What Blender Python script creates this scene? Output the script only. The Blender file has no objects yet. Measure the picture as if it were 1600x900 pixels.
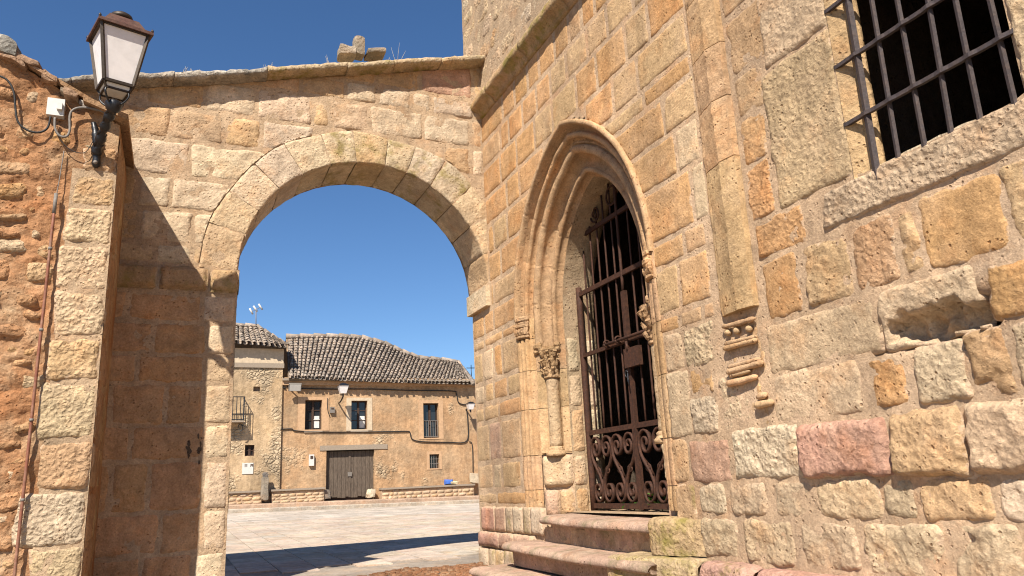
import bpy, math, random
from mathutils import Vector, Matrix, noise
random.seed(11)
V = Vector
SC = bpy.context.scene
COL = SC.collection
UP = V((0, 0, 1))

# ------------------------------------------------------------------ camera
F, EYE, ROLL = 1190.0, 0.80, math.radians(2.8)
HY = 783 - math.tan(ROLL) * 530
PITCH = math.atan((HY - 450) * math.cos(ROLL) / F)
cr, sr, cp, sp = math.cos(ROLL), math.sin(ROLL), math.cos(PITCH), math.sin(PITCH)
CAM = V((0, 0, EYE))
A_R, A_U, A_F = V((cr, sr * sp, -sr * cp)), V((sr, -cr * sp, cr * cp)), V((0, cp, sp))


def ray(x, y):
    return A_F + A_R * ((x - 800) / F) + A_U * ((450 - y) / F)


def proj(p):
    q = p - CAM
    f = q.dot(A_F)
    return 800 + F * q.dot(A_R) / f, 450 - F * q.dot(A_U) / f


cd = bpy.data.cameras.new('camera')
cam = bpy.data.objects.new('camera', cd)
COL.objects.link(cam)
cd.sensor_width = 36
cd.lens = F / 1600 * 36
cd.clip_start, cd.clip_end = 0.05, 3000
cam.matrix_world = Matrix(((A_R.x, A_U.x, -A_F.x, 0), (A_R.y, A_U.y, -A_F.y, 0), (A_R.z, A_U.z, -A_F.z, EYE), (0, 0, 0, 1)))
SC.camera = cam

# principal directions: D runs along the church wall away from the camera, N points into the church
_r = ray(270, 783)
D = V((_r.x, _r.y, 0)).normalized()
N = V((D.y, -D.x, 0))

# ------------------------------------------------------------------ light
LIGHT = (D * 0.74 + N * 0.60 - UP * 1.0).normalized()
elev = math.asin(-LIGHT.z)
world = bpy.data.worlds.new('World')
SC.world = world
world.use_nodes = True
wt = world.node_tree
sky = wt.nodes.new('ShaderNodeTexSky')
sky.sky_type = 'NISHITA'
sky.sun_disc = False
sky.sun_elevation = elev
sky.sun_rotation = math.atan2(-LIGHT.x, -LIGHT.y)
sky.altitude = 1000
sky.air_density, sky.dust_density, sky.ozone_density = 1.0, 0.15, 3.8
hs = wt.nodes.new('ShaderNodeHueSaturation')
hs.inputs['Saturation'].default_value = 1.14
hs.inputs['Hue'].default_value = .502
wt.links.new(sky.outputs[0], hs.inputs['Color'])
wt.links.new(hs.outputs[0], wt.nodes['Background'].inputs[0])
wt.nodes['Background'].inputs[1].default_value = 0.068
sl = bpy.data.lights.new('sun', 'SUN')
sl.energy, sl.angle, sl.color = 4.6, math.radians(0.53), (1.0, 0.93, 0.825)
so = bpy.data.objects.new('sun', sl)
so.rotation_euler = LIGHT.to_track_quat('-Z', 'Y').to_euler()
so.location = (0, -8, 14)
COL.objects.link(so)
SC.view_settings.view_transform = 'Standard'
SC.view_settings.look = 'None'
SC.view_settings.gamma = 1
SC.cycles.filter_width = 1.1
SC.view_settings.exposure = 1.02


# ------------------------------------------------------------------ frames
class Fr:
    """a vertical surface: u runs along it, z up, off towards the viewer"""
    def __init__(s, o, eu, en):
        s.o, s.eu, s.en = o.copy(), eu.normalized(), en.normalized()
        s.flip = s.eu.cross(UP).dot(s.en) < 0

    def pt(s, u, z, off=0.0):
        return V((s.o.x + s.eu.x * u + s.en.x * off, s.o.y + s.eu.y * u + s.en.y * off, s.o.z + z))

    def px(s, x, y, off=0.0):
        r = ray(x, y)
        p = s.o + s.en * off
        t = (p - CAM).dot(s.en) / r.dot(s.en)
        q = CAM + r * t
        return (q - s.o).dot(s.eu), q.z - s.o.z

    def ux(s, x, z, off=0.0):
        a = (s.px(x, 450, off)[0])
        for _ in range(12):
            f0 = proj(s.pt(a, z, off))[0] - x
            f1 = proj(s.pt(a + .01, z, off))[0] - x
            a -= f0 / ((f1 - f0) / .01)
        return a


def ground_pt(x, y, z=0):
    r = ray(x, y)
    return CAM + r * ((z - EYE) / r.z)


P0 = ground_pt(742, 876)
A0 = P0 - D * 0.74
CH = Fr(P0, -D, -N)                 # church wall
AR = Fr(A0, -N, -D)                 # archway wall, square to it
LF = Fr(A0 - D * 1.0, -N, -D)       # front of the rubble building on the left
LS = Fr(LF.pt(3.71, 0), D, N)       # its return wall
NH = 23.3
HO = Fr(A0 + D * NH, -N, -D)        # far houses


def gz(s, n):
    """height of the paved ground: s left of the church face, n metres beyond the arch"""
    return 0.0128 * n + 0.0155 * s * max(0.0, min(1.0, (n + 2) / 24)) - 0.0


def gp(s, n, dz=0.0):
    return V((A0.x - N.x * s + D.x * n, A0.y - N.y * s + D.y * n, gz(s, n) + dz))


# ------------------------------------------------------------------ objects
WL = {}


def empty(name, loc, label, cat, group=None, parent=None):
    o = bpy.data.objects.new(name, None)
    COL.objects.link(o)
    o.empty_display_size = .2
    o.location = loc
    WL[o] = V(loc)
    if label:
        o['label'] = label
        o['category'] = cat
    if group:
        o['group'] = group
    return o


def mesh(name, verts, faces, mat, parent=None, color=None, smooth=True, kind=None, label=None, cat=None, group=None, smear=None):
    n = len(verts)
    c = V((sum(v[0] for v in verts) / n, sum(v[1] for v in verts) / n, sum(v[2] for v in verts) / n))
    me = bpy.data.meshes.new(name)
    me.from_pydata([(v[0] - c.x, v[1] - c.y, v[2] - c.z) for v in verts], [], faces)
    if smooth:
        me.polygons.foreach_set('use_smooth', [True] * len(me.polygons))
    if smear:
        me.attributes.new('smear', 'FLOAT', 'POINT').data.foreach_set('value', smear)
    me.materials.append(mat)
    o = bpy.data.objects.new(name, me)
    COL.objects.link(o)
    WL[o] = c
    o.location = c - WL[parent] if parent else c
    o.parent = parent
    if color:
        o.color = color if len(color) == 4 else (*color, 0.3)
    if kind:
        o['kind'] = kind
    if label:
        o['label'] = label
    if cat:
        o['category'] = cat
    if group:
        o['group'] = group
    return o


class MB:
    """collects shapes for one mesh"""
    def __init__(s):
        s.v, s.f = [], []

    def add(s, vs, fs):
        b = len(s.v)
        s.v += [V(v) for v in vs]
        s.f += [tuple(i + b for i in f) for f in fs]
        return s

    def box(s, c, ax, ay, az):
        c, ax, ay, az = V(c), V(ax), V(ay), V(az)
        vs = [c + ax * i + ay * j + az * k for k in (-1, 1) for j in (-1, 1) for i in (-1, 1)]
        f = [(0, 2, 3, 1), (4, 5, 7, 6), (0, 1, 5, 4), (2, 6, 7, 3), (0, 4, 6, 2), (1, 3, 7, 5)]
        if ax.cross(ay).dot(az) < 0:
            f = [tuple(reversed(q)) for q in f]
        return s.add(vs, f)

    def fbox(s, fr, u0, u1, z0, z1, o0, o1):
        c = fr.pt((u0 + u1) / 2, (z0 + z1) / 2, (o0 + o1) / 2)
        return s.box(c, fr.eu * (abs(u1 - u0) / 2), fr.en * (abs(o1 - o0) / 2), UP * (abs(z1 - z0) / 2))

    def tube(s, pts, r, n=6, caps=True, flat=None):
        pts = [V(p) for p in pts]
        m = len(pts)
        rs = r if isinstance(r, (list, tuple)) else [r] * m
        ring, prev = [], None
        for i, p in enumerate(pts):
            t = (pts[min(i + 1, m - 1)] - pts[max(i - 1, 0)])
            t = t.normalized() if t.length > 1e-9 else V((0, 0, 1))
            if flat is not None:
                a = flat.normalized()
                b = t.cross(a).normalized()
            else:
                a = prev if prev is not None else (UP.cross(t) if abs(t.z) < .9 else V((1, 0, 0)).cross(t))
                a = (a - t * a.dot(t)).normalized()
                b = t.cross(a)
                prev = a
            ring.append([p + (a * math.cos(q) + b * math.sin(q)) * rs[i] for q in [2 * math.pi * (k + .5) / n for k in range(n)]])
        vs = [v for rg in ring for v in rg]
        fs = [(i * n + k, i * n + (k + 1) % n, (i + 1) * n + (k + 1) % n, (i + 1) * n + k) for i in range(m - 1) for k in range(n)]
        if caps:
            fs += [tuple(range(n - 1, -1, -1)), tuple((m - 1) * n + k for k in range(n))]
        return s.add(vs, fs)

    def lathe(s, base, prof, n=14, axis=UP, jit=0):
        a = V((1, 0, 0)) if abs(axis.x) < .9 else V((0, 1, 0))
        a = (a - axis * a.dot(axis)).normalized()
        b = axis.cross(a)
        vs = []
        for r, h in prof:
            for k in range(n):
                q = 2 * math.pi * k / n
                rr = r * (1 + jit * (random.random() - .5))
                vs.append(V(base) + axis * h + (a * math.cos(q) + b * math.sin(q)) * rr)
        m = len(prof)
        fs = [(i * n + k, i * n + (k + 1) % n, (i + 1) * n + (k + 1) % n, (i + 1) * n + k) for i in range(m - 1) for k in range(n)]
        fs += [tuple(range(n - 1, -1, -1)), tuple((m - 1) * n + k for k in range(n))]
        return s.add(vs, fs)

    def build(s, name, mat, parent=None, **k):
        return mesh(name, s.v, s.f, mat, parent, **k)


def sstep(x):
    x = max(0.0, min(1.0, x))
    return x * x * (3 - 2 * x)


def fbm(p, o=4):
    return noise.fractal(p, 0.9, 2.1, o, noise_basis='PERLIN_ORIGINAL')


# ------------------------------------------------------------------ materials
class Nt:
    def __init__(s, name):
        s.m = bpy.data.materials.new(name)
        s.m.use_nodes = True
        s.t = s.m.node_tree
        s.b = s.t.nodes['Principled BSDF']
        s.b.inputs['Roughness'].default_value = .95
        s.b.inputs['Specular IOR Level'].default_value = .12

    def n(s, typ, **k):
        nd = s.t.nodes.new('ShaderNode' + typ)
        for a, b in k.items():
            setattr(nd, a, b)
        return nd

    def set(s, sock, v):
        if isinstance(v, bpy.types.NodeSocket):
            s.t.links.new(v, sock)
        elif v is not None:
            sock.default_value = v

    def math(s, op, a, b=None, clamp=False):
        nd = s.n('Math', operation=op, use_clamp=clamp)
        s.set(nd.inputs[0], a)
        s.set(nd.inputs[1], b)
        return nd.outputs[0]

    def rng(s, v, a, b, c, d):
        nd = s.n('MapRange')
        for i, q in enumerate((v, a, b, c, d)):
            s.set(nd.inputs[i], q)
        return nd.outputs[0]

    def mix(s, f, a, b, mode='MIX'):
        nd = s.n('Mix', data_type='RGBA', blend_type=mode)
        s.set(nd.inputs[0], f)
        s.set(nd.inputs[6], a)
        s.set(nd.inputs[7], b)
        return nd.outputs[2]

    def noise(s, vec, scale, det=4, rough=.55, dist=0):
        nd = s.n('TexNoise')
        s.set(nd.inputs['Vector'], vec)
        nd.inputs['Scale'].default_value = scale
        nd.inputs['Detail'].default_value = det
        nd.inputs['Roughness'].default_value = rough
        nd.inputs['Distortion'].default_value = dist
        return nd.outputs[0]

    def vor(s, vec, scale, feat='F1', rand=1):
        nd = s.n('TexVoronoi', feature=feat)
        s.set(nd.inputs['Vector'], vec)
        nd.inputs['Scale'].default_value = scale
        nd.inputs['Randomness'].default_value = rand
        return nd.outputs[0]

    def vmul(s, v, k):
        nd = s.n('VectorMath', operation='MULTIPLY')
        s.set(nd.inputs[0], v)
        s.set(nd.inputs[1], k)
        return nd.outputs[0]

    def vadd(s, v, k):
        nd = s.n('VectorMath', operation='ADD')
        s.set(nd.inputs[0], v)
        s.set(nd.inputs[1], k)
        return nd.outputs[0]

    def val(s, col, f):
        nd = s.n('Mix', data_type='RGBA', blend_type='MULTIPLY')
        nd.inputs[0].default_value = 1
        s.set(nd.inputs[6], col)
        cb = s.n('CombineColor')
        for i in range(3):
            s.set(cb.inputs[i], f)
        s.t.links.new(cb.outputs[0], nd.inputs[7])
        return nd.outputs[2]

    def bump(s, h, strength, dist):
        nd = s.n('Bump')
        nd.inputs['Strength'].default_value = strength
        nd.inputs['Distance'].default_value = dist
        s.set(nd.inputs['Height'], h)
        s.t.links.new(nd.outputs[0], s.b.inputs['Normal'])


def stone_mat(name, color=None, bump=.72, pit=.75, fleck=.55, lichen=0.0, isl=(.82, 1.15), island=False, peck=True, smear=None, lich_col=(.20, .17, .05, 1), stain=(.49, .345, .225, 1), stain_amt=.35):
    t = Nt(name)
    pos = t.n('NewGeometry')
    oi = t.n('ObjectInfo')
    rnd = pos.outputs['Random Per Island'] if island else oi.outputs['Random']
    off = t.vmul(rnd, (37, 53, 71))
    vec = t.vadd(pos.outputs['Position'], off)
    col = oi.outputs['Color'] if color is None else (*color, 1)
    big = t.noise(vec, 2.2, 5, .6)
    mid = t.noise(vec, 10, 8, .68, .3)
    fin = t.noise(vec, 60, 7, .75)
    st = t.rng(big, .46, .68, 0, stain_amt)
    c = t.mix(st, col, stain)
    orange = t.rng(t.noise(vec, 3.7, 6, .65), .52, .75, 0, .55)
    c = t.mix(orange, c, t.mix(1, c, (1.12, .82, .58, 1), 'MULTIPLY'))
    c = t.val(c, t.rng(mid, .28, .74, .70, 1.26))
    c = t.val(c, t.rng(fin, .3, .7, .70, 1.27))
    if island:
        c = t.val(c, t.rng(rnd, 0, 1, isl[0], isl[1]))
    wp = pos.outputs['Position']
    c = t.val(c, t.rng(t.noise(wp, .9, 6, .62), .34, .68, .80, 1.14))
    c = t.val(c, t.rng(t.noise(t.vmul(wp, (3.2, 3.2, .55)), 1.0, 6, .65), .36, .6, .86, 1.05))
    # pits and holes of the stone
    vd = t.vor(t.vadd(vec, t.vmul(t.noise(vec, 30, 3), (.03, .03, .03))), 26)
    pm = t.rng(t.noise(vec, 5, 3), .44, .60, 0, 1)
    pits = t.math('MULTIPLY', t.rng(vd, .10, .24, 1, 0), pm)
    c = t.mix(t.math('MULTIPLY', pits, pit), c, t.mix(1, c, (.42, .30, .22, 1), 'MULTIPLY'))
    if smear:
        at = t.n('Attribute', attribute_name='smear').outputs['Fac']
        ns = t.math('MULTIPLY', t.math('SUBTRACT', t.noise(vec, 13, 7, .7), .5), 2.6)
        sm = t.rng(t.math('ADD', at, ns), .62, .80, 0, 1)
        sm = t.math('MULTIPLY', sm, t.rng(at, 0, .12, 0, 1))
        mc = t.val((*smear, 1), t.rng(t.noise(vec, 45, 6, .7), .3, .7, .76, 1.2))
        c = t.mix(t.math('MULTIPLY', sm, .9), c, mc)
    if lichen > 0:
        lm = t.rng(t.noise(vec, 4.5, 8, .72), .60 - lichen * .25, .72 - lichen * .2, 0, .85)
        c = t.mix(lm, c, lich_col)
    t.set(t.b.inputs['Base Color'], c)
    pk = t.rng(t.vor(t.vadd(vec, t.vmul(t.noise(vec, 18, 4), (.06, .06, .06))), 34, 'SMOOTH_F1'), 0, .7, 1, 0)
    h = t.math('ADD', t.math('MULTIPLY', mid, .9), t.math('MULTIPLY', fin, fleck))
    h = t.math('SUBTRACT', h, t.math('MULTIPLY', pits, .8))
    if peck:
        h = t.math('ADD', h, t.math('MULTIPLY', pk, t.math('MULTIPLY', oi.outputs['Alpha'], 1.1)))
    t.bump(h, bump, .022)
    return t.m


M = {}
M['stone'] = stone_mat('limestone', smear=(.46, .325, .215))
M['mossy'] = stone_mat('mossy_limestone', lichen=.42, lich_col=(.20, .165, .04, 1))
M['lichen'] = stone_mat('lichened_limestone', smear=(.46, .325, .215), lichen=.40, lich_col=(.22, .17, .06, 1))
M['coping'] = stone_mat('weathered_coping', lichen=.5, lich_col=(.16, .15, .13, 1), stain=(.43, .40, .345, 1), stain_amt=.6, bump=1)
M['mortar'] = stone_mat('lime_mortar', (.48, .335, .212), bump=.8, pit=.3, peck=False, stain=(.46, .34, .24, 1))
M['mortar_pale'] = stone_mat('pale_lime_mortar', (.44, .315, .20), bump=.9, pit=.5, peck=False)
M['clay'] = stone_mat('red_clay_mortar', (.385, .20, .098), bump=1, pit=.7, peck=False, stain=(.47, .33, .20, 1), stain_amt=1.0)
M['step'] = stone_mat('worn_pink_sandstone', lichen=.30, lich_col=(.19, .16, .09, 1), stain=(.40, .30, .21, 1), stain_amt=.7)
M['left_stone'] = stone_mat('rubble_stone', smear=(.40, .215, .105), bump=1)
M['gloom_and_smear'] = stone_mat('inner_gloom_and_smear', (.10, .075, .055), bump=.8, peck=False, stain=(.12, .09, .06, 1))  # interior gloom put into the stone colour; also serves the paint smears


def plain(name, col, rough=.6, metal=0, var=.25, scale=20, bump=.15, spec=.4, col2=None, streak=None):
    t = Nt(name)
    t.b.inputs['Roughness'].default_value = rough
    t.b.inputs['Metallic'].default_value = metal
    t.b.inputs['Specular IOR Level'].default_value = spec
    tc = t.n('TexCoord').outputs['Object']
    tc = t.vadd(tc, t.vmul(t.n('ObjectInfo').outputs['Random'], (9, 13, 17)))
    if streak:
        tc = t.vmul(tc, streak)
    n1 = t.noise(tc, scale, 6, .65)
    c = t.mix(t.rng(n1, .4, .68, 0, 1), (*col, 1), (*(col2 or tuple(x * .6 for x in col)), 1)) if col2 else (*col, 1)
    c = t.val(c, t.rng(t.noise(tc, scale * 2.7, 5, .6), .3, .7, 1 - var, 1 + var))
    t.set(t.b.inputs['Base Color'], c)
    if bump:
        t.bump(n1, bump, .01)
    return t.m


M['rust'] = plain('rusty_iron', (.042, .019, .012), .75, .2, .35, 30, .3, .3, col2=(.080, .033, .018))
M['grille'] = plain('dark_grey_iron', (.060, .048, .048), .6, .3, .3, 30, .3, .4, col2=(.085, .060, .05))
M['black_iron'] = plain('black_painted_iron', (.012, .013, .016), .4, .2, .3, 40, .2, .5)
M['copper'] = plain('brown_lacquered_copper', (.115, .062, .042), .6, .2, .3, 12, .1, .4, col2=(.08, .035, .025))
M['lampframe'] = plain('dark_brown_lamp_metal', (.045, .032, .022), .5, .4, .3, 20, .1, .4)
M['cable'] = plain('black_cable', (.02, .019, .018), .6, 0, .2, 20, 0, .3)
M['greypipe'] = plain('grey_conduit', (.17, .15, .13), .6, 0, .25, 20, 0, .3)
M['redpipe'] = plain('red_brown_pipe', (.20, .075, .045), .6, .1, .3, 9, .05, .3, col2=(.26, .15, .10))
M['plastic'] = plain('white_plastic', (.52, .50, .46), .5, 0, .06, 5, 0, .3)
M['whitepaint'] = plain('white_paint', (.60, .58, .53), .6, 0, .1, 6, 0, .3)
M['oldwood'] = plain('weathered_grey_wood', (.13, .10, .075), .9, 0, .35, 6, .3, .1, col2=(.06, .045, .035), streak=(9, 9, .7))
M['brownwood'] = plain('dark_brown_wood', (.055, .032, .022), .7, 0, .3, 8, .1, .2)
M['greywood'] = plain('grey_beam', (.26, .21, .16), .9, 0, .3, 9, .3, .1, streak=(1, 1, 6))
M['leaf'] = plain('green_leaf', (.07, .16, .025), .6, 0, .3, 9, 0, .3)
M['dry'] = plain('dry_grass', (.42, .36, .24), .9, 0, .2, 9, 0, .1)
M['blue'] = plain('blue_plastic', (.05, .13, .45), .5, 0, .2, 20, .1)
M['cream'] = plain('cream_sack', (.65, .55, .35), .7, 0, .2, 20, .2)

t = Nt('opal_glass')
t.b.inputs['Base Color'].default_value = (.66, .62, .58, 1)
t.b.inputs['Roughness'].default_value = .35
t.b.inputs['Specular IOR Level'].default_value = .4
tc = t.n('TexCoord').outputs['Object']
t.set(t.b.inputs['Base Color'], t.val((.68, .64, .61, 1), t.rng(t.noise(tc, 12, 5), .3, .7, .9, 1.06)))
M['opal'] = t.m
t = Nt('window_glass')
t.b.inputs['Base Color'].default_value = (.02, .022, .025, 1)
t.b.inputs['Roughness'].default_value = .08
t.b.inputs['Specular IOR Level'].default_value = .6
M['glass'] = t.m

# old plaster and rubble of the far houses
def house_mat(name, base, base2, rub, rub_amt):
    t = Nt(name)
    pos = t.n('NewGeometry').outputs['Position']
    cell = t.n('TexVoronoi', feature='F1')
    wv = t.vadd(t.vmul(pos, (1, 1, 1.5)), t.vmul(t.noise(pos, 3, 3), (.25, .25, .25)))
    t.set(cell.inputs['Vector'], wv)
    cell.inputs['Scale'].default_value = 5.5
    edge = t.vor(wv, 5.5, 'DISTANCE_TO_EDGE')
    rc = t.mix(t.rng(edge, .02, .12, 0, 1), (.41, .30, .19, 1), (*rub, 1))
    rc = t.val(rc, t.rng(cell.outputs['Color'], 0, 1, .78, 1.2))
    pl = t.mix(t.rng(t.noise(pos, .9, 6, .6), .4, .62, 0, 1), (*base, 1), (*base2, 1))
    m = t.rng(t.noise(pos, .55, 7, .62), .56 - rub_amt, .64 - rub_amt, 0, 1)
    c = t.mix(m, pl, rc)
    c = t.val(c, t.rng(t.noise(pos, .7, 8, .7), .35, .65, .74, 1.12))
    c = t.val(c, t.rng(t.noise(t.vmul(pos, (2.4, 2.4, .35)), 1.0, 6, .7), .38, .58, .78, 1.04))
    c = t.val(c, t.rng(t.noise(pos, 6, 8, .7), .3, .7, .72, 1.25))
    t.set(t.b.inputs['Base Color'], c)
    h = t.math('ADD', t.math('MULTIPLY', t.math('MULTIPLY', t.rng(edge, 0, .2, 0, 1), m), .8), t.math('MULTIPLY', t.noise(pos, 9, 7, .7), .6))
    t.bump(h, 1, .05)
    return t.m


M['house_r'] = house_mat('ochre_house_plaster', (.46, .28, .15), (.40, .27, .16), (.46, .345, .22), -.04)
M['house_l'] = house_mat('pale_rubble_wall', (.46, .33, .20), (.42, .29, .165), (.47, .365, .24), .08)
M['plaster'] = plain('smooth_ochre_plaster', (.43, .275, .16), .95, 0, .15, 4, .1, .1)
M['white_plaster'] = plain('whitish_plaster', (.46, .365, .255), .95, 0, .15, 4, .1, .1)
M['tile'] = stone_mat('old_roof_tile', (.32, .25, .195), island=True, isl=(.62, 1.3), bump=.5, stain=(.34, .28, .22, 1), stain_amt=.9, peck=False, lichen=.5, lich_col=(.25, .225, .195, 1))
M['paver'] = stone_mat('pale_paving', None, bump=.25, pit=.1, stain=(.44, .40, .35, 1), stain_amt=.5)
M['pavers'] = stone_mat('pale_paving_far', (.47, .405, .335), bump=.25, pit=.1, island=True, stain=(.45, .41, .36, 1), stain_amt=.5, peck=False)
M['joint'] = stone_mat('paving_bed', (.30, .25, .20), bump=.3, peck=False)
M['cobble'] = stone_mat('brown_cobble', (.21, .10, .05), island=True, bump=.7, stain=(.30, .23, .15, 1), stain_amt=.5, peck=False)
M['earth'] = stone_mat('dry_earth', (.28, .20, .13), bump=.6, peck=False)

# stone colours (base colours)
OCHRE = (.47, .265, .115)
ORANGE = (.46, .25, .098)
TAN = (.46, .31, .17)
PALE = (.50, .385, .25)
GREY = (.44, .35, .235)
WHITE = (.53, .44, .315)
PINK = (.37, .195, .155)
ROSE = (.44, .27, .20)
BROWN = (.37, .22, .115)


UNI = (.48, .305, .165)


def vary(c, k=.06):
    c = tuple(a * .72 + b * .28 for a, b in zip(c, UNI))
    f = 1 + random.uniform(-k, k)
    return tuple(max(.02, x * f * (1 + random.uniform(-k, k) * .4)) for x in c)


# ------------------------------------------------------------------ one dressed or rough block on a wall
SEED = [0]


def stone(fr, quad, col, parent, prot=.012, rough=.006, edge=.022, gap=.008, name='stone', clamp=None, drop=.05,
          rnd=.14, peck=.3, mat='stone', jit=.008, holes=0.0, pxcell=4.0, lip=-.010, sw=.045, lean=None, post=None):
    (x0, y0), (x1, y1), (x2, y2), (x3, y3) = quad
    w = (math.hypot(x1 - x0, y1 - y0) + math.hypot(x2 - x3, y2 - y3)) / 2
    h = (math.hypot(x3 - x0, y3 - y0) + math.hypot(x2 - x1, y2 - y1)) / 2
    cu, cz = (x0 + x1 + x2 + x3) / 4, (y0 + y1 + y2 + y3) / 4
    dist = (fr.pt(cu, cz) - CAM).length
    cell = max(.011, dist * pxcell / F)
    nx, ny = max(5, min(44, int(w / cell))), max(5, min(40, int(h / cell)))
    SEED[0] += 1
    sd = V((SEED[0] * 3.17, SEED[0] * 7.31, SEED[0] * 1.93))
    r = rnd * min(w, h)
    verts, smear = [], []
    ga, gb = gap / w, gap / h
    # cluster rows at the border so that arrises stay crisp
    def par(n, L):
        e_ = min(.004 / L, .2 / n)
        p_ = [0.0] + [e_ + (1 - 2 * e_) * i / (n - 2) for i in range(n - 1)] + [1.0]
        return p_
    pa, pb = par(nx, w), par(ny, h)
    for j, b in enumerate(pb):
        for i, a in enumerate(pa):
            aa, bb = ga + a * (1 - 2 * ga), gb + b * (1 - 2 * gb)
            da, db = min(a, 1 - a) * w, min(b, 1 - b) * h
            if da < r and db < r:
                vx, vy = r - da, r - db
                L = math.hypot(vx, vy)
                m = max(vx, vy)
                if L > 1e-6:
                    k = m / L
                    nda, ndb = r - vx * k, r - vy * k
                    aa += (nda - da) / w * (1 if a < .5 else -1)
                    bb += (ndb - db) / h * (1 if b < .5 else -1)
                    da, db = nda, ndb
                    e = r - m
                else:
                    e = min(da, db)
            else:
                e = min(da, db)
            u = (x0 * (1 - aa) + x1 * aa) * (1 - bb) + (x3 * (1 - aa) + x2 * aa) * bb
            z = (y0 * (1 - aa) + y1 * aa) * (1 - bb) + (y3 * (1 - aa) + y2 * aa) * bb
            q = V((u, z, 0)) + sd
            u += jit * (fbm(q * 5, 3) + .7 * noise.noise(q * 17) + .4 * noise.noise(q * 41))
            z += jit * (fbm(q * 5 + V((9, 4, 2)), 3) + .7 * noise.noise(q * 17 + V((3, 8, 1))) + .4 * noise.noise(q * 41 + V((3, 8, 1))))
            f = sstep(e / (edge * (1 + .9 * noise.noise(q * 9 + V((2, 6, 4))))) - .12)
            n1 = fbm(q * 4.5, 4)
            n2 = fbm(q * 21, 3)
            off = prot + rough * (1.3 * n1 + .7 * n2)
            if holes:
                hv = noise.noise(q * 7 + V((5, 5, 5))) + .35 * noise.noise(q * 19)
                off -= holes * sstep((hv - .22) / .3)
            if lean:
                off += lean * (b - .5)
            off = off * f + (1 - f) * lip
            if post:
                off = post(a, b, u, z, off)
            if clamp:
                u, z = clamp(u, z)
            if i in (0, nx) or j in (0, ny):
                off = -drop
            verts.append(fr.pt(u, z, off))
            smear.append(max(0.0, 1 - e / sw))
    W = nx + 1
    faces = []
    for j in range(ny):
        for i in range(nx):
            f = (j * W + i, j * W + i + 1, (j + 1) * W + i + 1, (j + 1) * W + i)
            faces.append(f[::-1] if fr.flip else f)
    c = vary(col)
    return mesh(name, verts, faces, M[mat], parent, color=(*c, peck), smear=smear)


def backing(fr, u0, u1, z0, z1, cell, inside, mat, parent, name='wall', base=.0, amp=.0045, snap=None, thick=.5, top=None, ampf=None, smooth=True):
    """mortar bed of a wall with its openings left out; has a thickness at its ends"""
    nx, nz = int((u1 - u0) / cell), int((z1 - z0) / cell)
    vs, fs, idx = [], [], {}
    def vid(i, j):
        if (i, j) in idx:
            return idx[i, j]
        u, z = u0 + (u1 - u0) * i / nx, z0 + (z1 - z0) * j / nz
        if top:
            z = z0 + (top(u) - z0) * j / nz
        if snap:
            u, z = snap(u, z, cell)
        q = V((u, z, 3.3))
        vs.append(fr.pt(u, z, base + amp * (ampf(u) if ampf else 1) * (fbm(q * 3, 4) + .5 * fbm(q * 16, 3) + (1.6 * (.4 - noise.voronoi(q * 7)[0][0]) if ampf else 0))))
        idx[i, j] = len(vs) - 1
        return idx[i, j]
    for i in range(nx):
        for j in range(nz):
            u, z = u0 + (u1 - u0) * (i + .5) / nx, z0 + (z1 - z0) * (j + .5) / nz
            if inside and inside(u, z):
                continue
            f = (vid(i, j), vid(i + 1, j), vid(i + 1, j + 1), vid(i, j + 1))
            fs.append(f[::-1] if fr.flip else f)
    b = MB()
    b.v, b.f = vs, fs
    if thick:
        def strip(c):
            n = len(c)
            q = [p for p in c] + [p - fr.en * thick for p in c]
            b.add(q, [(k, k + 1, n + k + 1, n + k) for k in range(n - 1)])
        strip([vs[idx[0, j]] for j in range(nz + 1) if (0, j) in idx])
        strip([vs[idx[nx, j]] for j in range(nz + 1) if (nx, j) in idx])
        strip([vs[idx[i, nz]] for i in range(nx + 1) if (i, nz) in idx])
    return b.build(name, M[mat], parent, smooth=smooth)


def courses(fr, rows, parent, cols, clamp=None, **kw):
    """rows: (z0, z1, [u joints], [optional colours])"""
    for row in rows:
        z0, z1, us = row[:3]
        cc = row[3] if len(row) > 3 else None
        for k in range(len(us) - 1):
            c = cc[k % len(cc)] if cc else random.choice(cols)
            if c is None:
                continue
            q = [(us[k], z0), (us[k + 1], z0), (us[k + 1], z1), (us[k], z1)]
            if clamp:
                mu, mz = (us[k] + us[k + 1]) / 2, (z0 + z1) / 2
                pts = [clamp(x * .9 + mu * .1, y * .9 + mz * .1) == (x * .9 + mu * .1, y * .9 + mz * .1) for x, y in q]
                if not any(pts):
                    continue
            stone(fr, q, c, parent, clamp=clamp, **kw)
# ================================================================== GROUND
earth = mesh('ground', [V((-600, -600, -.75)), V((600, -600, -.75)), V((600, 600, -.75)), V((-600, 600, -.75))], [(0, 1, 2, 3)], M['earth'], kind='structure', smooth=False)
vs, fs = [], []
ss, nn = [-26 + 2 * i for i in range(24)], [-11 + 1.5 * i for i in range(23)]
for n_ in nn:
    for s_ in ss:
        vs.append(gp(s_, n_, -.012))
for j in range(len(nn) - 1):
    for i in range(len(ss) - 1):
        a = j * len(ss) + i
        fs.append((a, a + len(ss), a + len(ss) + 1, a + 1))
plaza = mesh('plaza', vs, fs, M['joint'], kind='structure')
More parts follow.
